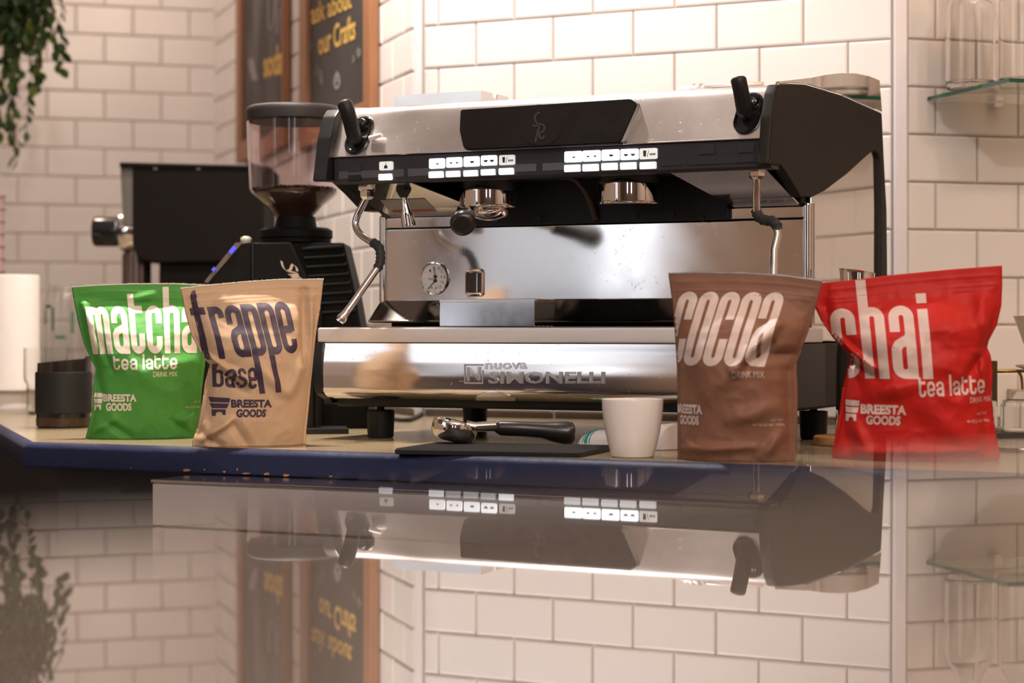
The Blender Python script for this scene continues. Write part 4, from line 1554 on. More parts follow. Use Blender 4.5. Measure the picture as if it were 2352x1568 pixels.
mk.text('GOODS', ((532, 936), (600, 937), (599, 955), (532, 955)), 0.05)
mk.logo(((477, 909), (519, 911), (518, 951), (479, 953)))

# cocoa
mcx = Pouch('drink_pouch', 'chocolate brown stand-up pouch with pale lettering, right of the white cup', 2.39, 1692, 1056,
            [(620, 1533), (628, 1534), (700, 1544), (780, 1550), (850, 1554), (950, 1555), (1057, 1555)],
            [(630, 1889), (645, 1888), (700, 1874), (760, 1856), (800, 1841), (830, 1831), (845, 1829), (900, 1832), (980, 1831), (1040, 1830), (1057, 1824)],
            [(1525, 627), (1600, 625), (1700, 626), (1800, 633), (1895, 646)], bagmat('matt_cocoa_film', (0.20, 0.094, 0.060)), T=0.040, yaw=math.radians(-6),
            creases=[(1790, 745, 1700, 850, 12, 10), (1775, 790, 1720, 840, 12, -9), (1830, 812, 1740, 815, 14, -6), (1810, 850, 1815, 1040, 10, -5), (1760, 1045, 1800, 990, 12, 5), (1640, 900, 1700, 850, 22, 4), (1690, 960, 1790, 930, 18, 4), (1570, 1030, 1740, 1022, 10, 3)],
            seed=8, rough=0.9, mprint=mat('pale_pink_print', (0.58, 0.46, 0.42), 0.5, var=0.02), medge=M_EDGE_S)
mcx.word('cocoa', ((1562, 668), (1805, 671), (1763, 840), (1521, 838)), 46, 174, 19, 174, 0, 4)
mcx.text('DRINK MIX', ((1694, 850), (1762, 850), (1762, 864), (1694, 865)))
mcx.text('BREESTA', ((1550, 927), (1622, 927), (1622, 949), (1550, 949)), 0.05)
mcx.text('GOODS', ((1562, 952), (1613, 952), (1613, 974), (1562, 974)), 0.05)
mcx.text('NET WT', ((1776, 958), (1801, 958), (1801, 963), (1776, 963)))
mcx.text('48 OZ (3 LB) 1360g', ((1736, 968), (1804, 968), (1804, 975), (1736, 975)))

# chai
mch = Pouch('drink_pouch', 'red stand-up pouch with greyish pink lettering, at the right end of the counter', 2.40, 2105, 1054,
            [(605, 1888), (645, 1886), (675, 1879), (705, 1874), (735, 1888), (775, 1915), (808, 1944), (822, 1958), (840, 1950), (885, 1938), (940, 1930), (1000, 1920), (1046, 1911), (1055, 1915)],
            [(600, 2297), (650, 2298), (700, 2296), (745, 2286), (780, 2268), (796, 2264), (815, 2272), (850, 2277), (900, 2274), (950, 2277), (1000, 2285), (1045, 2294), (1055, 2290)],
            [(1870, 648), (1960, 640), (2050, 629), (2180, 617), (2305, 608)], bagmat('matt_red_film', (0.43, 0.013, 0.010)), T=0.042, yaw=math.radians(2),
            creases=[(1912, 770, 2000, 842, 10, 10), (1935, 812, 2010, 862, 11, -9), (1890, 660, 1905, 740, 12, -4), (2265, 795, 2190, 900, 12, -6), (2250, 690, 2258, 800, 16, 6), (2235, 820, 2262, 1000, 10, -5), (1935, 900, 1950, 1030, 12, -4), (1960, 960, 1990, 1040, 16, 4),
                     (2230, 900, 2240, 1030, 12, 4), (2120, 930, 2220, 1010, 30, 4), (2010, 900, 2100, 880, 20, 5), (1950, 1035, 2230, 1030, 10, 3), (2100, 690, 2220, 780, 40, 4)],
            seed=11, rough=1.0, mprint=mat('greyish_pink_print', (0.56, 0.41, 0.37), 0.5, var=0.02), medge=None)
mch.word('chai', ((1906, 708), (2127, 698), (2139, 867), (1924, 868)), 52, 162, 21, {'h': 240}, 0, 9)
mch.word('tea latte', ((2106, 873), (2256, 868), (2257, 901), (2108, 909)), 22, 33, 6.2, {'t': 41, 'l': 46}, 0, 3.4)
mch.text('DRINK MIX', ((2222, 909), (2272, 907), (2272, 919), (2222, 921)))
mch.text('BREESTA', ((1978, 925), (2080, 927), (2079, 949), (1978, 948)), 0.05)
mch.text('GOODS', ((1990, 950), (2067, 951), (2066, 973), (1990, 972)), 0.05)
mch.logo(((1944, 917), (1976, 918), (1975, 967), (1942, 967)))
mch.text('NET WT', ((2238, 944), (2262, 944), (2262, 949), (2238, 949)))
mch.text('48 OZ (3 LB) 1360g', ((2214, 960), (2268, 959), (2268, 967), (2214, 968)))
# ------------------------------------------------------------------ white cup
M_CERAM = mat('white_ceramic', (0.80, 0.74, 0.70), 0.18, var=0.02, coat=0.3)
p = cw(1453, 1049)
cup = thing('cup', 'small white handleless ceramic cup in front of the espresso machine', 'cup', p)
k = p.y / F
prof = [(0, 0.0), (46, 0.0), (49, 3), (56, 28), (62.5, 56), (67.2, 86), (70, 114), (70.7, 131), (70, 133), (68, 131), (67, 112), (64, 86), (59, 56), (52, 28), (45, 12), (0, 10)]
obj('body', lathe([(r * k, z * k) for r, z in prof], 48), M_CERAM, cup, 60)

# ------------------------------------------------------------------ rubber mat and the loose portafilter
zt = 0.0075
FLp, FRp, BRp = cw(906, 1029, zt), cw(1332, 1037, zt), cw(1412, 1021, zt)
BLp = FLp + (BRp - FRp)
cen = (FLp + FRp + BRp + BLp) / 4
mt_ = thing('rubber_mat', 'black ribbed rubber tamping mat lying under the loose portafilter', 'mat', (cen.x, cen.y, 0))
poly = [((q - cen).x, (q - cen).y) for q in (FLp, FRp, BRp, BLp)]
mm = mat('dimpled_black_rubber', (0.011, 0.010, 0.009), 0.5, spec=0.3, var=0.2, scale=100)
obj('body', prism(poly, lambda a, b, d: Vector((a, b, d)), 0.0, zt - 0.0012, 0.0012), mm, mt_, 40)
ux, uy = (FRp - FLp), (BLp - FLp)
bm = bmesh.new()
nu, nv = 84, 30
o0 = FLp - cen
for i in range(nu):
    for j in range(nv):
        q = o0 + ux * ((i + 0.7) / (nu + .4)) + uy * ((j + 0.7) / (nv + .4))
        h_ = 0.0014
        a = 0.0013
        b4 = [bm.verts.new((q.x + sx * a, q.y + sy * a, zt - 0.0013)) for sx, sy in ((-1, -1), (1, -1), (1, 1), (-1, 1))]
        t4 = [bm.verts.new((q.x + sx * a * .6, q.y + sy * a * .6, zt)) for sx, sy in ((-1, -1), (1, -1), (1, 1), (-1, 1))]
        bm.faces.new(t4)
        for e in range(4):
            f = (e + 1) % 4
            bm.faces.new((b4[e], b4[f], t4[f], t4[e]))
obj('nubs', bm, mm, mt_, kind='stuff')

M_BAKE = mat('black_bakelite', (0.014, 0.012, 0.011), 0.28, var=0.1)
d_ = 2.62
bc = P(1043, 989, d_)
pf_ = thing('portafilter', 'chrome portafilter with black handle lying on the rubber mat', 'portafilter', (bc.x, bc.y, zt))
k = d_ / F
zc_ = bc.z - zt
tl_ = Matrix.Translation((0, 0, zc_)) @ Matrix.Rotation(math.radians(13), 4, 'Y')
obj('basket', lathe([(0, -24 * k), (30 * k, -24 * k), (44 * k, -18 * k), (52 * k, -6 * k), (53 * k, 8 * k), (52 * k, 20 * k), (48 * k, 23 * k), (45 * k, 21 * k), (44 * k, -8 * k), (0, -10 * k)], 48, tl_), M_CHROME, pf_, 50)
a_, b_ = Vector((P(1086, 980, d_) - bc).to_tuple()) + Vector((0, 0, zc_)), Vector((P(1140, 978, d_) - bc).to_tuple()) + Vector((0, 0.0, zc_))
obj('neck', tube([a_ + Vector((-0.008, 0, 0)), a_ + Vector((0.004, 0, 0)), b_], [0.0085, 0.0062, 0.0072], 16), M_CHROME, pf_, 40)
hp = [(1133, 982, 0.4), (1137, 982, 10), (1150, 983, 17), (1200, 985, 18), (1245, 988, 19), (1275, 992, 24), (1300, 994, 27), (1314, 995, 25), (1320, 995, 18), (1322, 995, 3)]
obj('handle', tube([(P(x, y, d_) - bc) + Vector((0, 0, zc_)) for x, y, r in hp], [r * k for x, y, r in hp], 24), M_BAKE, pf_, 50)

# ------------------------------------------------------------------ folded bar towel behind the cup
p0_, p1_ = cw(1352, 1019), cw(1560, 1032)
tw = thing('bar_towel', 'folded white bar towel with teal stripes behind the white cup', 'towel', ((p0_.x + p1_.x) / 2, (p0_.y + p1_.y) / 2, 0), math.atan2(p1_.y - p0_.y, p1_.x - p0_.x))
L_ = (p1_ - p0_).length
M_TOWEL = mat('white_terry', (0.72, 0.70, 0.72), 0.9, var=0.08, scale=200, bump=0.6, bscale=400, sheen=0.3)
M_TEAL = mat('teal_stripe', (0.03, 0.28, 0.27), 0.9, var=0.15, scale=200, bump=0.5, bscale=400)


def towel_pt(u, v, off=0.0):
    prof = interp(u, (0, .04, .12, .35, .6, .8, 1), (.3, .8, 1, 1.05, 1.15, 1.6, 1.75))
    a = math.pi * v
    r = 0.0115 * prof + off
    n = 0.0016 * mnoise.noise(Vector((u * 9, v * 4, 1)))
    return Vector((-L_ / 2 + L_ * u, -math.cos(a) * (0.026 * (0.7 + .3 * prof)) + 0.006 * math.sin(u * 6), max(0.0006, math.sin(a) ** .6 * (r + n) * 1.7)))


def towel_strip(u0, u1, n, off):
    bm = bmesh.new()
    rows = [[bm.verts.new(towel_pt(u0 + (u1 - u0) * i / n, j / 14, off)) for j in range(15)] for i in range(n + 1)]
    for r0, r1 in zip(rows, rows[1:]):
        for j in range(14):
            bm.faces.new((r0[j], r0[j + 1], r1[j + 1], r1[j]))
    bm.faces.new(rows[0])
    bm.faces.new(rows[-1])
    bm.faces.new([r[0] for r in rows] + [r[14] for r in rows[::-1]])
    return bm


obj('cloth', towel_strip(0, 1, 50, 0), M_TOWEL, tw, 60)
for u0, u1 in ((.062, .072), (.082, .118), (.132, .142)):
    obj('stripe', towel_strip(u0, u1, 3, 0.0004), M_TEAL, tw, 60)

# ------------------------------------------------------------------ small black stand beside the kraft pouch
p = cw(752, 996)
st = thing('tamper_stand', 'black stand with a post on a flat square plate right of the kraft pouch', 'stand', (p.x, p.y, 0), math.radians(8))
k = p.y / F
M_STAND = mat('black_anodised', (0.012, 0.011, 0.011), 0.35, var=0.2)
obj('plate', bx((-70 * k, -0.012, 0), (48 * k, 0.07, 0.0085), 0.001), M_STAND, st)
obj('ring', lathe([(0.024, 0.0084), (0.024, 0.0102), (0.020, 0.0102), (0.020, 0.0084)], 32, Matrix.Translation((-0.03, 0.035, 0)), caps=False), M_STAND, st, 40)
obj('post', lathe([(0.0085, 0.0084), (0.0080, 0.02), (0.0078, 0.09), (0.012, 0.096), (0.012, 0.104)], 24, Matrix.Translation((-0.022, 0.035, 0))), M_STAND, st, 40)

# ------------------------------------------------------------------ coffee grinder with bean hopper
GD = 3.22
g0 = P(672, 900, GD)
gr = thing('coffee_grinder', 'black coffee grinder with clear hopper half full of beans', 'grinder', (g0.x, GD, 0))
kg = GD / F


def gx(px, py, d=GD):
    q = P(px, py, d)
    return (q.x - g0.x, q.z)


M_GRB = mat('grinder_black', (0.010, 0.008, 0.007), 0.5, spec=0.12, var=0.12, scale=60)
M_GRB2 = mat('grinder_dark_grey', (0.008, 0.007, 0.0065), 0.6, spec=0.12, var=0.15, scale=60)


def gprism(name, pts, y0, y1, m, bev=0.003, d=None, parent=None):
    d = d or GD + y0
    q = [gx(x, y, d) for x, y in pts]
    q = [(a, max(0.0, b)) for a, b in q]
    return obj(name, prism(q, lambda a, b, dd: Vector((a, dd, b)), y0, y1, bev), m, parent or gr, 40)


fh = gprism('front_housing', [(582, 557), (668, 556), (740, 720), (740, 1010), (584, 1010)], -0.075, 0.075, M_GRB)
dh = gprism('display_housing', [(464, 655), (538, 560), (577, 555), (577, 1010), (470, 1010)], -0.066, 0.066, M_GRB)
gprism('motor_housing', [(655, 558), (790, 557), (812, 650), (833, 770), (850, 1010), (655, 1010)], -0.058, 0.078, M_GRB2)
gprism('base', [(600, 925), (838, 925), (846, 1012), (600, 1012)], -0.062, 0.14, M_GRB2, 0.003)
for i in range(8):
    y = 566 + i * 21
    a_, b_ = gx(694 + i * 5, y + 6, GD - 0.058), gx(788 + i * 4.2, y, GD - 0.058)
    obj('louvre', tube([(a_[0], -0.058, a_[1]), (b_[0], -0.058, b_[1])], 0.0042, 8), M_GRB2, gr, 40)
# slanted display strip with two blue lamps
a_, b_ = gx(470, 646, GD - 0.066), gx(541, 557, GD - 0.066)
c_, d2 = gx(558, 556, GD - 0.066), gx(477, 650, GD - 0.066)
ds = raw('display_strip', [(a_[0], -0.0668, a_[1]), (b_[0], -0.0668, b_[1]), (c_[0], -0.0668, c_[1]), (d2[0], -0.0668, d2[1])], [(0, 1, 2, 3)], mat('grey_display', (0.16, 0.12, 0.10), 0.3), dh)
M_LED = mat('blue_led', (0.05, 0.05, 0.6), 0.3, emit=(0.10, 0.10, 1.0), estr=1.0)
for (x, y, l_, w_) in ((534, 574, 9, 4), (491, 618, 4.5, 3)):
    q = gx(x, y, GD - 0.067)
    ang = math.atan2(89, 71)
    pts = [(q[0] + (a * math.cos(ang) - b * math.sin(ang)) * kg, q[1] + (a * math.sin(ang) + b * math.cos(ang)) * kg) for a, b in ((-l_, -w_), (l_, -w_), (l_, w_), (-l_, w_))]
    obj('indicator', prism(pts, lambda a, b, d: Vector((a, d, b)), -0.0685, -0.0668), M_LED, ds)
# chrome edge between the housings and the knob on top
obj('trim', bx((gx(578, 600, GD - .07)[0], -0.0705, 0.0), (gx(583, 600, GD - .07)[0], -0.03, gx(580, 557, GD - .07)[1]), 0.0006), mat('black_chrome_trim', (0.05, 0.05, 0.055), 0.2, 0.8), gr)
q = gx(565, 556, GD - 0.02)
obj('knob', lathe([(0.0075, -0.002), (0.009, 0.003), (0.0085, 0.007), (0.004, 0.0095), (0, 0.0098)], 20, Matrix.Translation((q[0], -0.02, q[1]))), mat('ivory_knob', (0.75, 0.72, 0.6), 0.35), gr, 60)
# script lettering, partly hidden by the pouch
vs, fs = [], []
for pl in ([(1185, 520), (1192, 555), (1212, 605), (1250, 637), (1290, 622), (1303, 590), (1318, 560), (1342, 572), (1368, 606), (1370, 640)],
           [(1245, 640), (1300, 650), (1350, 655), (1380, 668)], [(1272, 686), (1330, 682), (1385, 676)], [(1285, 692), (1340, 702), (1392, 696)], [(1308, 716), (1370, 716), (1418, 722), (1440, 735)],
           [(1300, 735), (1380, 745), (1450, 752)]):
    for i, p in enumerate(smooth_path([Vector((a, b, 0)) for a, b in pl], 5)):
        q = gx(420 + p.x / 5.227, 500 + p.y / 5.227, GD - 0.0755)
        if i == 0:
            ps = None
        vs += [(q[0] - 0.0018, -0.0758, q[1] + 0.0012), (q[0] + 0.0018, -0.0758, q[1] - 0.0012)]
        n = len(vs)
        if i:
            fs.append((n - 4, n - 3, n - 1, n - 2))
raw('script_lettering', vs, fs, mat('cream_script', (0.72, 0.55, 0.42), 0.5), fh)
# collar and hopper
zc0 = lambda y: gx(672, y)[1]
hx = gx(680, 500)[0]
MT = Matrix.Translation((hx, 0.0, 0))
obj('collar', lathe([(80 * kg, zc0(558)), (80 * kg, zc0(549)), (84 * kg, zc0(546)), (84 * kg, zc0(530)), (74 * kg, zc0(524)), (48 * kg, zc0(522)), (46 * kg, zc0(512)), (44 * kg, zc0(498))], 48, MT), M_GRB2, gr, 40)
hx = gx(676, 400)[0]
MT = Matrix.Translation((hx, 0.0, 0))
M_HOP = mat('smoky_clear_plastic', (0.90, 0.82, 0.83), 0.02, var=0.01, trans=1.0, ior=1.38)
hpz = [(40, 512), (42, 498), (62, 476), (98, 446), (103, 435), (107, 350), (109, 276)]
prof = [(r * kg, zc0(y)) for r, y in hpz] + [((r - 3.2) * kg, zc0(y)) for r, y in hpz[::-1]]
hop = obj('hopper', lathe(prof, 64, MT, caps=False), M_HOP, gr, 40)
M_LID = mat('dark_grey_lid', (0.030, 0.024, 0.023), 0.5, var=0.1, spec=0.3)
obj('hopper_lid', lathe([(105 * kg, zc0(282)), (111 * kg, zc0(278)), (111.5 * kg, zc0(258)), (109 * kg, zc0(250)), (103 * kg, zc0(246)), (0, zc0(244))], 64, MT), M_LID, gr, 40)
M_BEAN = mat('roasted_beans', (0.055, 0.022, 0.013), 0.45, var=0.4, scale=90)
bm = lathe([(36 * kg, zc0(515)), (38 * kg, zc0(500)), (58 * kg, zc0(477)), (92 * kg, zc0(447)), (97 * kg, zc0(438)), (60 * kg, zc0(433)), (0, zc0(430))], 40, MT)
rng = random.Random(4)
for i in range(420):
    a = rng.uniform(0, 2 * math.pi)
    r_ = 96 * math.sqrt(rng.random())
    z = zc0(437) + (96 - r_) / 96 * (zc0(429) - zc0(437)) + rng.uniform(-1, 3) * kg
    m4 = Matrix.Translation((hx + r_ * kg * math.cos(a), r_ * kg * math.sin(a), z)) @ Matrix.Rotation(rng.uniform(0, 6.28), 4, 'Z') @ Matrix.Rotation(rng.uniform(-.9, .9), 4, 'X') @ Matrix.Diagonal((0.0050, 0.0034, 0.0026, 1))
    bmesh.ops.create_icosphere(bm, subdivisions=1, radius=1.0, matrix=m4)
obj('coffee_beans', bm, M_BEAN, gr, 60, kind='stuff')

# cable behind the grinder, seen under the machine
cb = obj('power_cable', tube(smooth_path([cw(905, 962, .004) + Vector((0, 0, 0)), cw(935, 964, .004), cw(958, 956, .004), cw(972, 945, .006), P(976, 925, 3.7)], 6), 0.0035, 8), M_RUBBER)
tag(cb, 'black power cable looping on the counter behind the machine foot', 'cable')

# ------------------------------------------------------------------ second, larger grinder far left
BD = 4.30
b0_ = P(450, 900, BD)
bg = thing('bulk_grinder', 'large black box shaped grinder with a round knob against the left wall', 'grinder', (b0_.x, BD, 0))
kb = BD / F


def bgx(px, py, d=BD):
    q = P(px, py, d)
    return (q.x - b0_.x, max(0.0, q.z))


def bprism(name, pts, y0, y1, m, bev=0.004, parent=None):
    q = [bgx(x, y, BD + y0) for x, y in pts]
    return obj(name, prism(q, lambda a, b, dd: Vector((a, dd, b)), y0, y1, bev), m, parent or bg, 40)


M_BG = mat('satin_black_enamel', (0.008, 0.006, 0.005), 0.55, spec=0.08, var=0.1)
M_BG2 = mat('dark_grey_face', (0.10, 0.085, 0.075), 0.4, var=0.2)
bprism('head', [(303, 374), (606, 384), (606, 600), (350, 604), (318, 596), (303, 560)], -0.11, 0.10, M_BG, 0.006)
bprism('lid', [(274, 372), (600, 380), (606, 388), (274, 384)], -0.115, 0.105, M_BG, 0.003)
bprism('front_face', [(276, 382), (306, 382), (306, 520), (282, 520)], -0.105, 0.095, M_BG2, 0.003)
bprism('pedestal', [(365, 600), (604, 598), (612, 950), (360, 950)], -0.09, 0.08, M_BG, 0.006)
q = bgx(296, 535)
obj('chute', lathe([(0.031, 0.0), (0.031, q[1] - 0.05), (0.026, q[1] - 0.04)], 32, Matrix.Translation((bgx(322, 600)[0], -0.04, 0))), mat('brown_chrome', (0.22, 0.17, 0.15), 0.2, 0.9), bg, 40)
RY = Matrix.Rotation(-math.pi / 2, 4, 'Y')
obj('burr_ring', lathe([(42 * kb, -0.02), (45 * kb, 0.0), (44 * kb, 0.010), (34 * kb, 0.016)], 40, Matrix.Translation((bgx(303, 535)[0], -0.06, q[1])) @ RY), M_CHROME, bg, 40)
obj('dial_knob', lathe([(30 * kb, 0.0), (34 * kb, 0.006), (34 * kb, 0.05), (31 * kb, 0.055), (0, 0.056)], 40, Matrix.Translation((bgx(288, 535)[0], -0.06, q[1])) @ RY), M_BLKGLOSS, bg, 40)
for x in (357, 456):
    s_ = bgx(x, 386, BD - 0.11)
    obj('screw', lathe([(0.005, 0), (0.005, 0.003), (0.003, 0.004)], 16, Matrix.Translation((s_[0], -0.1095, s_[1])) @ RX), M_BG2, bg, 40)

# ------------------------------------------------------------------ blackboards on the return wall
M_FRAME = mat('orange_brown_wood', (0.30, 0.125, 0.05), 0.45, var=0.25, scale=14, stretch=(8, 8, 0.7), bump=0.1)
M_YEL = mat('yellow_chalk_paint', (0.68, 0.42, 0.10), 0.7, var=0.15, scale=60)
M_CHALK = mat('grey_chalk', (0.30, 0.27, 0.29), 0.9, var=0.3, scale=60)
M_GCHALK = mat('faded_green_chalk', (0.13, 0.14, 0.11), 0.9, var=0.3, scale=60)


def slate(name, smear):
    m = mat(name, (0.036, 0.030, 0.029), 0.6, var=0.15, scale=6)
    nt = m.node_tree
    b = nt.nodes['Principled BSDF']
    tc = nt.nodes.new('ShaderNodeTexCoord')
    mpn = nt.nodes.new('ShaderNodeMapping')
    mpn.inputs['Scale'].default_value = (7, 7, 3)
    mpn.inputs['Rotation'].default_value = (0.3, 0.3, 0.4)
    nz = nt.nodes.new('ShaderNodeTexNoise')
    nz.inputs['Scale'].default_value = 1.0
    nt.links.new(tc.outputs['Object'], mpn.inputs[0])
    nt.links.new(mpn.outputs[0], nz.inputs['Vector'])
    rp = nt.nodes.new('ShaderNodeValToRGB')
    rp.color_ramp.elements[0].position = 0.42
    rp.color_ramp.elements[0].color = (0.034, 0.028, 0.027, 1)
    rp.color_ramp.elements[1].position = 0.75
    rp.color_ramp.elements[1].color = (smear, smear * .88, smear * .9, 1)
    nt.links.new(nz.outputs['Fac'], rp.inputs['Fac'])
    nt.links.new(rp.outputs['Color'], b.inputs['Base Color'])
    return m


wd_ = (P1 - P0).normalized()
wn_ = Vector((wd_.y, -wd_.x))     # toward the room
wang = math.atan2(wd_.y, wd_.x)


def board(label, x0, x1, fl, fr, zb, m_slate, dpt=0.020):
    """x0..x1: pixel columns of the outer frame; fl, fr: inner edges"""
    off = wn_ * (0.009 + dpt)
    A_, B_ = P0 + off, P1 + off
    sa, sb = plan_hit(A_, B_, x0), plan_hit(P0 + wn_ * 0.009, P1 + wn_ * 0.009, x1)
    ia, ib = plan_hit(A_, B_, fl), plan_hit(A_, B_, fr)
    o = thing('blackboard', label, 'blackboard', (P0.x + wd_.x * sa + wn_.x * 0.009, P0.y + wd_.y * sa + wn_.y * 0.009, zb), wang, 'blackboards on the return wall')
    Wb, Hb = sb - sa, 0.98
    fa, fb = ia - sa, Wb - (ib - sa)
    obj('frame_rail', bx((0, -dpt, 0), (fa, 0.0, Hb), 0.003), M_FRAME, o)
    obj('frame_rail', bx((Wb - fb, -dpt, 0), (Wb, 0.0, Hb), 0.003), M_FRAME, o)
    obj('frame_rail', bx((fa, -dpt, 0), (Wb - fb, 0.0, 0.05), 0.003), M_FRAME, o)
    obj('frame_rail', bx((fa, -dpt, Hb - 0.05), (Wb - fb, 0.0, Hb), 0.003), M_FRAME, o)
    obj('slate', bx((fa, -dpt + 0.010, 0.05), (Wb - fb, -0.002, Hb - 0.05)), m_slate, o)
    ys = -dpt + 0.010

    def hit(px, py):
        off2 = wn_ * (0.009 + dpt - 0.010)
        A2, B2 = P0 + off2, P1 + off2
        s_ = plan_hit(A2, B2, px)
        pp = A2 + wd_ * s_
        return Vector((s_ - sa, ys - 0.0015, H + (HZ - py) / F * pp.y - zb))
    return o, hit


def chalk(o, hit, txt, q, m, bold=0.02):
    vs, fs = text_geo(txt, bold)
    return raw('lettering', [hit(*bil(q, a, b)) for a, b, z in vs], fs, m, o)


def doodle(o, hit, strokes, m, wpx=4):
    vs, fs = [], []
    for pl in strokes:
        pp = smooth_path([Vector((a, b, 0)) for a, b in pl], 4)
        for i, p in enumerate(pp):
            t_ = (pp[min(i + 1, len(pp) - 1)] - pp[max(i - 1, 0)])
            t_ = t_.normalized() if t_.length > 1e-6 else Vector((0, 1, 0))
            n_ = Vector((-t_.y, t_.x, 0)) * wpx / 2
            vs += [hit(p.x + n_.x, p.y + n_.y), hit(p.x - n_.x, p.y - n_.y)]
            n = len(vs)
            if i:
                fs.append((n - 4, n - 3, n - 1, n - 2))
    return raw('chalk_drawing', vs, fs, m, o)


ZB = H + (HZ - 372) * 5.08 / F
o, hit = board('wood framed blackboard with yellow lettering, the nearer one beside the bright wall', 686, 871, 703, 833, ZB - 0.03, slate('clean_slate', 0.05))
chalk(o, hit, 'our Crafts', ((731, 76), (819, 30), (817, 90), (734, 128)), M_YEL)
chalk(o, hit, 'ask about', ((714, 10), (808, -28), (809, 18), (718, 58)), M_YEL)
doodle(o, hit, [[(708, 92), (711, 105), (709, 120)], [(714, 90), (712, 105), (715, 118)], [(705, 105), (718, 104)]], M_CHALK, 3)
doodle(o, hit, [[(776, 165), (772, 178), (770, 192), (775, 205)], [(776, 165), (780, 178), (781, 192), (775, 205)], [(771, 186), (781, 183)]], M_CHALK, 4)
doodle(o, hit, [[(727, 150), (733, 160), (737, 180), (739, 192)], [(722, 166), (730, 168)], [(740, 160), (742, 175), (743, 195)]], M_GCHALK, 4)
doodle(o, hit, [[(825, 108), (829, 118), (826, 132), (823, 120), (825, 108)], [(812, 128), (815, 136), (812, 144)]], M_GCHALK, 5)
o, hit = board('wood framed blackboard with smeared chalk, the farther one at the inner corner', 541, 668, 551, 646, ZB, slate('smeared_slate', 0.13), 0.020)
chalk(o, hit, 'soda', ((606, 118), (652, 98), (650, 170), (608, 180)), M_YEL, 0.03)
doodle(o, hit, [[(578, 135), (581, 155), (585, 172), (588, 185)]], M_CHALK, 13)
doodle(o, hit, [[(617, -10), (618, 35), (619, 64), (624, 66), (630, 50), (633, 10), (634, -10)], [(638, -10), (636, 40), (634, 70), (637, 74), (641, 66), (643, 20)]], M_CHALK, 3)

# ------------------------------------------------------------------ things at the left end of the counter
M_GLASS = glass('clear_glass', (0.97, 0.98, 0.97))


def on_counter(name, label, cat, px, d, prof, m, seg=40, group=None, part='body', smooth=50):
    q = P(px, 900, d)
    o = thing(name, label, cat, (q.x, d, 0), 0, group)
    b = obj(part, lathe(prof, seg), m, o, smooth)
    return o


def zat(py, d):
    return H + (HZ - py) / F * d


# carafe with black grip band
d_ = cw(146, 981).y
k = d_ / F
ca = thing('sleeved_glass', 'short glass server with black grip band and coffee left of the green pouch', 'glass', (P(146, 900, d_).x, d_, 0))
zb = zat(828, d_)
prof = [(58 * k, 0.0), (61 * k, 0.004), (61 * k, zb * .5), (59 * k, zb), (57.5 * k, zb), (59 * k, zb * .5), (58.5 * k, 0.005), (0, 0.004)]
bm = lathe(prof, 48)
for v in bm.verts:      # pouring lip raised to the right
    if v.co.z > zb * .9:
        v.co.z += 0.004 * v.co.x / (60 * k) + (0.004 if v.co.x > 52 * k else 0)
        v.co.x *= 1.0 + (0.06 if v.co.x > 40 * k else 0)
obj('body', bm, mat('smoked_glass', (0.030, 0.020, 0.018), 0.08, var=0.3), ca, 50)
obj('grip_band', lathe([(62.5 * k, zat(948, d_)), (64 * k, zat(946, d_)), (64 * k, zat(856, d_)), (62 * k, zat(853, d_))], 48, caps=False), mat('black_silicone', (0.013, 0.011, 0.010), 0.6, var=0.15), ca, 40)
bm = lathe([(61.6 * k, zat(977, d_)), (62 * k, zat(968, d_)), (62 * k, zat(958, d_))], 48, caps=False)
obj('coffee_stain', bm, mat('tan_coffee_residue', (0.075, 0.040, 0.018), 0.35, var=0.98, scale=90), ca, 50)

d_ = 3.72
k = d_ / F
zt_ = zat(798, d_)
zm = zat(872, d_)
prof = [(0, 0), (42 * k, 0), (43 * k, 0.004), (43 * k, zm - 0.01), (49 * k, zm), (50 * k, zm + 0.006), (50 * k, zt_), (48.6 * k, zt_), (48.6 * k, zm + 0.007), (41.5 * k, zm - 0.01), (41.5 * k, 0.006), (0, 0.006)]
on_counter('drinking_glass', 'tall clear stacking glass behind the black banded server', 'glass', 105, d_, prof, M_GLASS, 40)

d_ = 3.95
k = d_ / F
zt_ = zat(632, d_)
pr = thing('paper_roll', 'thick white paper towel roll standing at the left edge of the picture', 'paper roll', (P(16, 900, d_).x, d_, 0))
M_PAPER = mat('white_paper', (0.86, 0.80, 0.75), 0.9, var=0.03, scale=60, bump=0.3, bscale=150)
obj('roll', lathe([(72 * k, zat(895, d_)), (73 * k, zat(893, d_)), (73 * k, zt_ - 0.001), (72 * k, zt_), (18 * k, zt_), (18 * k, zat(895, d_))], 48, caps=False), M_PAPER, pr, 40)
obj('base', lathe([(0, 0), (50 * k, 0), (52 * k, 0.004), (52 * k, zat(896, d_)), (0, zat(896, d_))], 48), M_PAPER, pr, 40)

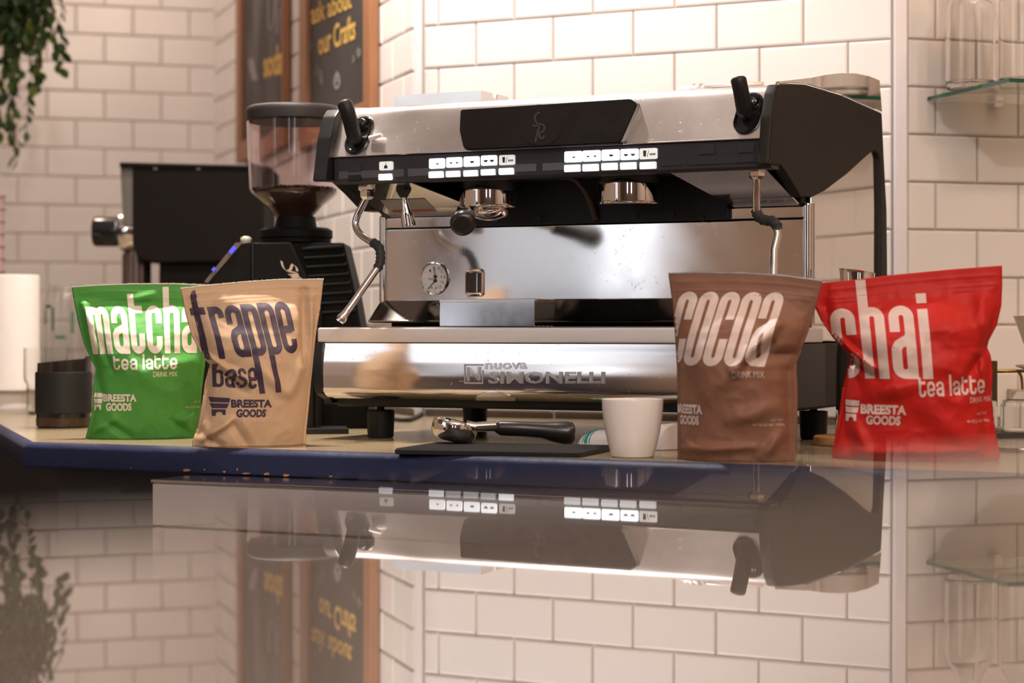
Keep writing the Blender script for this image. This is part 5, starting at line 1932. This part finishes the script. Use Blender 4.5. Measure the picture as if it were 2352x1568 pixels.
d_ = 4.30
k = d_ / F
zt_ = zat(655, d_)
prof = [(0, 0), (48 * k, 0), (50 * k, 0.006), (50 * k, zt_ - 0.05), (46 * k, zt_ - 0.02), (40 * k, zt_), (38.8 * k, zt_), (44.8 * k, zt_ - 0.02), (48.6 * k, zt_ - 0.05), (48.6 * k, 0.007), (0, 0.007)]
wj = on_counter('water_carafe', 'clear glass carafe with green print behind the drinking glass', 'carafe', 150, d_, prof, M_GLASS, 40)
bm = bmesh.new()
for i, (x, y0, y1, wd) in enumerate(((112, 712, 745, 6), (132, 706, 760, 7), (176, 716, 765, 8), (120, 700, 708, 18), (150, 770, 778, 24))):
    a0 = math.asin(max(-.95, min(.95, (x - 150) / 50.5)))
    da = wd / 50.5 / 2
    z0_, z1_ = zat(y1, d_), zat(y0, d_)
    r_ = 50.6 * k
    row = []
    for a in (a0 - da, a0 - da / 3, a0 + da / 3, a0 + da):
        row.append((bm.verts.new((r_ * math.sin(a), -r_ * math.cos(a), z0_)), bm.verts.new((r_ * math.sin(a), -r_ * math.cos(a), z1_))))
    for q0, q1 in zip(row, row[1:]):
        bm.faces.new((q0[0], q1[0], q1[1], q0[1]))
obj('print', bm, mat('dark_green_print', (0.06, 0.12, 0.07), 0.5), wj)

# stack of paper cups behind the roll
d_ = 4.25
k = d_ / F
q = P(-34, 900, d_)
zz = 0.0
M_CUPS = mat('dusty_pink_paper_cup', (0.52, 0.36, 0.33), 0.6, var=0.05)
first = None
ORD = ['topmost', 'second from the top'] + [w_ + ' from the top' for w_ in ('third', 'fourth', 'fifth', 'sixth', 'seventh', 'eighth', 'ninth', 'tenth', 'eleventh', 'twelfth', 'thirteenth')]
for i in range(14):
    if first is None:
        o = thing('paper_cup', 'dusty pink paper cup, bottom one of the tall stack at the left edge', 'paper cup', (q.x, d_, 0), 0, 'stack of paper cups at the left edge')
        h_ = 0.10
        obj('body', lathe([(0.030, 0.0), (0.030, 0.003), (0.040, h_ - 0.004), (0.0425, h_ - 0.003), (0.043, h_ - 0.0005), (0.042, h_), (0.0395, h_ - 0.002), (0.0295, 0.006), (0, 0.006)], 32), M_CUPS, o, 40)
        first = o
    else:
        o = first.copy()
        COL.objects.link(o)
        o.location = (q.x, d_, i * 0.0265)
        o['label'] = 'dusty pink paper cup, %s of the tall stack at the left edge' % ORD[13 - i]
        for ch in first.children:
            c2 = ch.copy()
            c2.parent = o
            COL.objects.link(c2)

# ------------------------------------------------------------------ glass shelf with bottles, right wall
rd = (PR - P2).normalized()
rn = Vector((rd.y, -rd.x))
sa = plan_hit(P2, PR, 2125)
pa = P2 + rd * sa
zs = H + (HZ - 232) / F * pa.y
fdist = H + 0
# the front corner: on the shelf plane under pixel (2318, 188)
df = (zs - H) * F / (HZ - 188)
fc = Vector(((2318 - 1176) / F * df, df))
sf = thing('glass_shelf', 'clear glass wall shelf with green cut edge holding bottles', 'shelf', (pa.x, pa.y, zs), math.atan2(rd.y, rd.x))


def shl(v):
    d = v - pa
    return (d.dot(rd), -d.dot(rn))


pl_ = [(0, -0.008), shl(fc), (shl(fc)[0] + 0.42, shl(fc)[1]), (shl(fc)[0] + 0.45, -0.008)]
obj('pane', prism(pl_, lambda a, b, d: Vector((a, b, d)), 0.0, 0.0055), mat('pale_green_glass', (0.86, 0.93, 0.86), 0.02, var=0.01, trans=1.0, ior=1.3), sf)
vs, fs = [], []
pe_ = [pl_[0], pl_[1], pl_[2]]
for i, (a, b) in enumerate(pe_):
    vs += [(a - 0.0004, b - 0.0006, -0.0003), (a - 0.0004, b - 0.0006, 0.0058), (a + 0.001, b + 0.002, 0.0058), (a + 0.001, b + 0.002, -0.0003)]
    if i:
        n = len(vs)
        for e in range(4):
            fs.append((n - 8 + e, n - 8 + (e + 1) % 4, n - 4 + (e + 1) % 4, n - 4 + e))
obj_e = raw('cut_edge', vs, fs, mat('bottle_green_edge', (0.010, 0.075, 0.045), 0.12, var=0.3, scale=12), sf)
for a in (0.12, 0.40):
    obj('bracket', bx((a - 0.008, -0.03, -0.010), (a + 0.008, -0.007, -0.0005), 0.001), M_CHROME, sf)


def bottle(px, py, r_px, label, neck=True):
    d = (zs + 0.0058 - H) * F / (HZ - py)
    q = P(px, py, d)
    k = d / F
    o = thing('glass_bottle', label, 'bottle', (q.x, q.y, zs + 0.0058), 0, 'bottles on the glass shelf')
    r_ = r_px * k
    hs = 0.128
    pr_ = [(0, 0), (r_ * .94, 0), (r_, 0.004), (r_, hs), (r_ * .93, hs + .012), (r_ * .62, hs + .03), (r_ * .46, hs + .045), (r_ * .44, hs + .075), (r_ * .52, hs + .078), (r_ * .52, hs + .09)]
    inn = [(r_ * .46, hs + .09), (r_ * .39, hs + .075), (r_ * .41, hs + .045), (r_ * .57, hs + .029), (r_ * .88, hs + .011), (r_ * .95, hs), (r_ * .95, 0.012), (r_ * .85, 0.0075), (0, 0.007)]
    obj('body', lathe(pr_ + inn, 56), M_GLASS, o, 50)
    return o


bottle(2229, 204, 56, 'clear glass bottle standing at the left end of the glass shelf')
bottle(2347, 196, 52, 'clear glass bottle, second from the left on the glass shelf')

# ------------------------------------------------------------------ right end of the counter
q = cw(2352, 1004)
tray = thing('tray', 'low black tray under the small glass jars at the right edge', 'tray', (q.x + 0.01, q.y + 0.03, 0), TRT)
obj('body', bx((-0.14, -0.05, 0), (0.16, 0.06, 0.0075), 0.002), M_BLKPL, tray)


def jar(px, d, label):
    q = P(px, 900, d)
    k = d / F
    o = thing('glass_jar', label, 'jar', (q.x, d, 0.0077), 0, 'small jars on the black tray')
    zz0 = 0.0077
    zt_ = zat(918, d) - zz0
    zl = zat(893, d) - zz0
    R_ = 56 * k
    obj('body', lathe([(0, 0), (R_ * .93, 0), (R_, 0.005), (R_, zt_ - 0.008), (R_ * .95, zt_ - 0.002), (R_ * .84, zt_), (R_ * .78, zt_), (R_ * .88, zt_ - 0.004), (R_ * .94, zt_ - 0.01), (R_ * .94, 0.006), (0, 0.005)], 48), M_GLASS, o, 50)
    obj('lid', lathe([(R_ * .76, zt_ - 0.004), (R_ * .76, zl - 0.003), (R_ * .70, zl), (0, zl)], 40), mat('clear_lid', (0.9, 0.86, 0.80), 0.05, var=0.02, trans=0.9, ior=1.4), o, 40)
    return o


jar(2355, 2.93, 'squat clear glass jar with lid on the black tray at the right edge')
jar(2234, 2.96, 'squat clear glass jar half hidden behind the red pouch')

d_ = 2.60
q = cw(2346, 1036)
on_counter('metal_disc', 'flat round metal lid lying on the counter right of the red pouch', 'lid', 2348, q.y, [(0, 0), (56 * q.y / F, 0), (58 * q.y / F, 0.003), (56 * q.y / F, 0.0055), (0, 0.0062)], mat('brown_metal_disc', (0.32, 0.25, 0.22), 0.25, 0.9, var=0.1), part='plate')
q = cw(1947, 1022)
on_counter('wooden_disc', 'round wooden coaster half hidden by the red pouch', 'coaster', 1947, q.y, [(0, 0), (74 * q.y / F, 0), (78 * q.y / F, 0.002), (78 * q.y / F, 0.011), (75 * q.y / F, 0.013), (0, 0.013)], mat('light_orange_wood', (0.50, 0.28, 0.10), 0.45, var=0.2, scale=20, stretch=(1, 9, 1)), part='plate')

# brass framed stand with a dripper
d_ = 3.02
sb = thing('dripper_stand', 'brass wire coffee dripper stand with dark post at the right edge', 'stand', (P(2330, 900, d_).x, d_, 0))
x0 = P(2330, 900, d_).x
BR = mat('brass', (0.40, 0.24, 0.08), 0.3, 1.0, var=0.1)


def sx(px, py):
    q = P(px, py, d_)
    return Vector((q.x - x0, 0, q.z))


obj('post', bx((sx(2276, 900).x, -0.006, 0.0), (sx(2289, 900).x, 0.006, zat(828, d_)), 0.001), mat('dark_bronze', (0.075, 0.045, 0.02), 0.4, 0.6), sb)
obj('ring_arm', tube(smooth_path([sx(2286, 870), sx(2288, 853), sx(2310, 852), sx(2334, 851), sx(2345, 862), sx(2348, 885), sx(2350, 905)], 4), 0.0022, 8), BR, sb, True)
obj('base', bx((sx(2262, 900).x, -0.03, 0), (sx(2420, 900).x, 0.05, 0.006), 0.001), mat('dark_bronze', (0.075, 0.045, 0.02), 0.4, 0.6), sb)
obj('ring', tube([(sx(2400, 852).x + 0.036 * math.cos(a * math.pi / 16), 0.036 * math.sin(a * math.pi / 16), zat(852, d_)) for a in range(32)], 0.0022, 8, closed=True), BR, sb, True)
obj('arm', tube([sx(2288, 853), (sx(2400, 852).x - 0.036, 0, zat(852, d_))], 0.0022, 8), BR, sb, True)
dr = thing('dripper', 'cream ribbed ceramic coffee dripper on the brass stand at the right edge', 'dripper', (x0 + sx(2402, 852).x, d_, zat(852, d_) + 0.0022))
k = d_ / F
M_CREAM = mat('cream_ceramic', (0.74, 0.64, 0.42), 0.25, var=0.03)
zb = zat(852, d_) + 0.0022
obj('foot', lathe([(0.0, 0), (0.030, 0), (0.044, 0.004), (0.045, 0.0075), (0.030, 0.0085), (0.026, 0.010), (0.0225, 0.028)], 40), M_CREAM, dr, 40)
z1, z2 = zat(800, d_) - zb, zat(727, d_) - zb
bm = lathe([(0.018, 0.024), (0.030, z1), (0.0465, z2), (0.048, z2 + 0.001), (0.0465, z2 + 0.002), (0.0435, z2), (0.027, z1), (0.012, 0.026)], 64, caps=False)
for v in bm.verts:
    a = math.atan2(v.co.y, v.co.x)
    f = 1 + 0.02 * math.sin(a * 18 + v.co.z * 60)
    v.co.x *= f
    v.co.y *= f
obj('cone', bm, M_CREAM, dr, 60)

# steel milk jug behind the red pouch
d_ = 2.71
q = P(1972, 900, d_)
jz = zat(622, d_)
ju = thing('milk_jug', 'tall steel milk jug whose rim shows above the red pouch', 'jug', (q.x, q.y, 0))
bm = lathe([(0, 0), (0.030, 0), (0.031, 0.003), (0.030, jz * .5), (0.024, jz * .8), (0.022, jz - 0.004), (0.0225, jz), (0.0215, jz), (0.021, jz - 0.004), (0.023, jz * .8), (0.029, jz * .5), (0.029, 0.006), (0, 0.005)], 40)
for v in bm.verts:
    if v.co.z > jz * .85:
        f = (v.co.z - jz * .85) / (jz * .15)
        v.co.z -= f * 0.16 * v.co.x
        if v.co.x < -0.012:
            v.co.x -= 0.004 * f
obj('body', bm, M_CHROME, ju, 50)
obj('jug_handle', tube(smooth_path([(0.022, 0.0, jz * .78), (0.048, 0.0, jz * .76), (0.052, 0.0, jz * .5), (0.030, 0.0, jz * .35)], 6), 0.0035, 10), M_CHROME, ju, True)

# ------------------------------------------------------------------ hanging plant, top left
rng = random.Random(21)
d_ = 4.7
kp = d_ / F
pc = P(10, -90, d_)
hp_ = thing('hanging_plant', 'trailing green plant hanging in the upper left corner', 'plant', (pc.x, d_, pc.z))
obj('pot', lathe([(0, -0.0), (0.085, 0.0), (0.105, 0.12), (0.11, 0.13), (0.10, 0.13), (0.095, 0.11), (0, 0.11)], 32), mat('dark_pot', (0.05, 0.045, 0.04), 0.6), hp_, 40)
obj('hanger', tube([(0.10, 0, 0.125), (0, 0, 0.4), (0, 0, 1.75 - pc.z)], 0.002, 6), M_RUBBER, hp_)
M_STEM = mat('vine_stem', (0.05, 0.08, 0.03), 0.6)
LM = []
for i, c in enumerate(((0.045, 0.095, 0.022), (0.085, 0.16, 0.026), (0.030, 0.068, 0.018), (0.15, 0.20, 0.032))):
    m = mat('leaf_green_%d' % i, c, 0.4, var=0.2, scale=40)
    bm = bmesh.new()
    c_ = [(0, 0), (0.24, 0.35), (0.26, 0.62), (0.13, 0.88), (0, 1.0)]
    mid = [bm.verts.new((0, y, -0.06 * math.sin(y * 3))) for x, y in c_]
    for sgn in (1, -1):
        side = [bm.verts.new((sgn * x, y, 0.10 * x / .26 - 0.06 * math.sin(y * 3))) for x, y in c_[1:4]]
        ch = [mid[0]] + side + [mid[4]]
        for e in range(4):
            f = [mid[e], ch[e], ch[e + 1], mid[e + 1]]
            f2 = []
            for v in f:
                if v not in f2:
                    f2.append(v)
            bm.faces.new(f2 if sgn > 0 else f2[::-1])
    me = bpy.data.meshes.new('leaf')
    bm.to_mesh(me)
    bm.free()
    me.materials.append(m)
    me.polygons.foreach_set('use_smooth', [True] * len(me.polygons))
    LM.append(me)
strands = []
for (x, ye, n) in ((44, 385, 26), (18, 340, 24), (60, 330, 22), (30, 300, 22), (85, 235, 18), (0, 280, 22), (70, 200, 16), (95, 180, 14), (120, 150, 13), (140, 168, 12), (148, 95, 8), (50, 180, 18), (10, 180, 18), (-15, 300, 20), (-25, 200, 16), (105, 120, 12), (35, 120, 14), (80, 90, 12), (20, 80, 12)):
    strands.append((x, ye, n))
stems = 0
nl = 0
for (x, ye, n) in strands:
    yo = rng.uniform(-0.07, 0.07)
    top = Vector(((x * .7 + 10 - 10) * kp * 0.9, yo * .5, 0.02))
    end = Vector(((x - 10) * kp, yo, (-90 - ye) * kp))
    pts = []
    for i in range(9):
        t_ = i / 8
        pts.append(top.lerp(end, t_) + Vector((math.sin(t_ * 7 + x) * .006, math.cos(t_ * 6 + x) * .006, 0)) + Vector(((x - 10) * kp * .12 * math.sin(math.pi * t_), 0, 0)))
    obj('stem', tube(smooth_path(pts, 2), 0.0012, 5), M_STEM, hp_)
    n = int(n * .95)
    for i in range(n):
        t_ = 0.22 + 0.78 * (i + .5) / n if n < 20 else 0.1 + 0.9 * (i + .5) / n
        f = t_ * 8
        a = int(min(7, f))
        pp = pts[a].lerp(pts[a + 1], f - a)
        if nl >= 295:
            break
        l = bpy.data.objects.new('leaf', rng.choice(LM if t_ > .4 else LM[:3]))
        COL.objects.link(l)
        l.parent = hp_
        l.location = pp
        s_ = rng.uniform(0.024, 0.038)
        l.scale = (s_ * 1.25, s_, s_)
        l.rotation_euler = (rng.uniform(-2.4, -0.6), rng.uniform(-.5, .5), rng.uniform(0, 6.28))
        nl += 1

# the dense crown of leaves near the pot, too many to count
bm = bmesh.new()
base = bmesh.new()
base.from_mesh(LM[2])
bv = [v.co.copy() for v in base.verts]
bf = [[v.index for v in f.verts] for f in base.faces]
base.free()
for i in range(620):
    px = rng.triangular(-60, 118, 20)
    py = rng.triangular(-110, 118 - abs(px - 35) * .5, -20)
    c_ = Vector(((px - 10) * kp, rng.uniform(-.09, .09), (-90 - py) * kp))
    s_ = rng.uniform(0.022, 0.036)
    m4 = Matrix.Translation(c_) @ Matrix.Rotation(rng.uniform(0, 6.28), 4, 'Z') @ Matrix.Rotation(rng.uniform(-2.4, -.5), 4, 'X') @ Matrix.Diagonal((s_ * 1.2, s_, s_, 1))
    q = [bm.verts.new(m4 @ v) for v in bv]
    for f in bf:
        bm.faces.new([q[k_] for k_ in f])
obj('foliage', bm, LM[2].materials[0], hp_, True, kind='stuff')
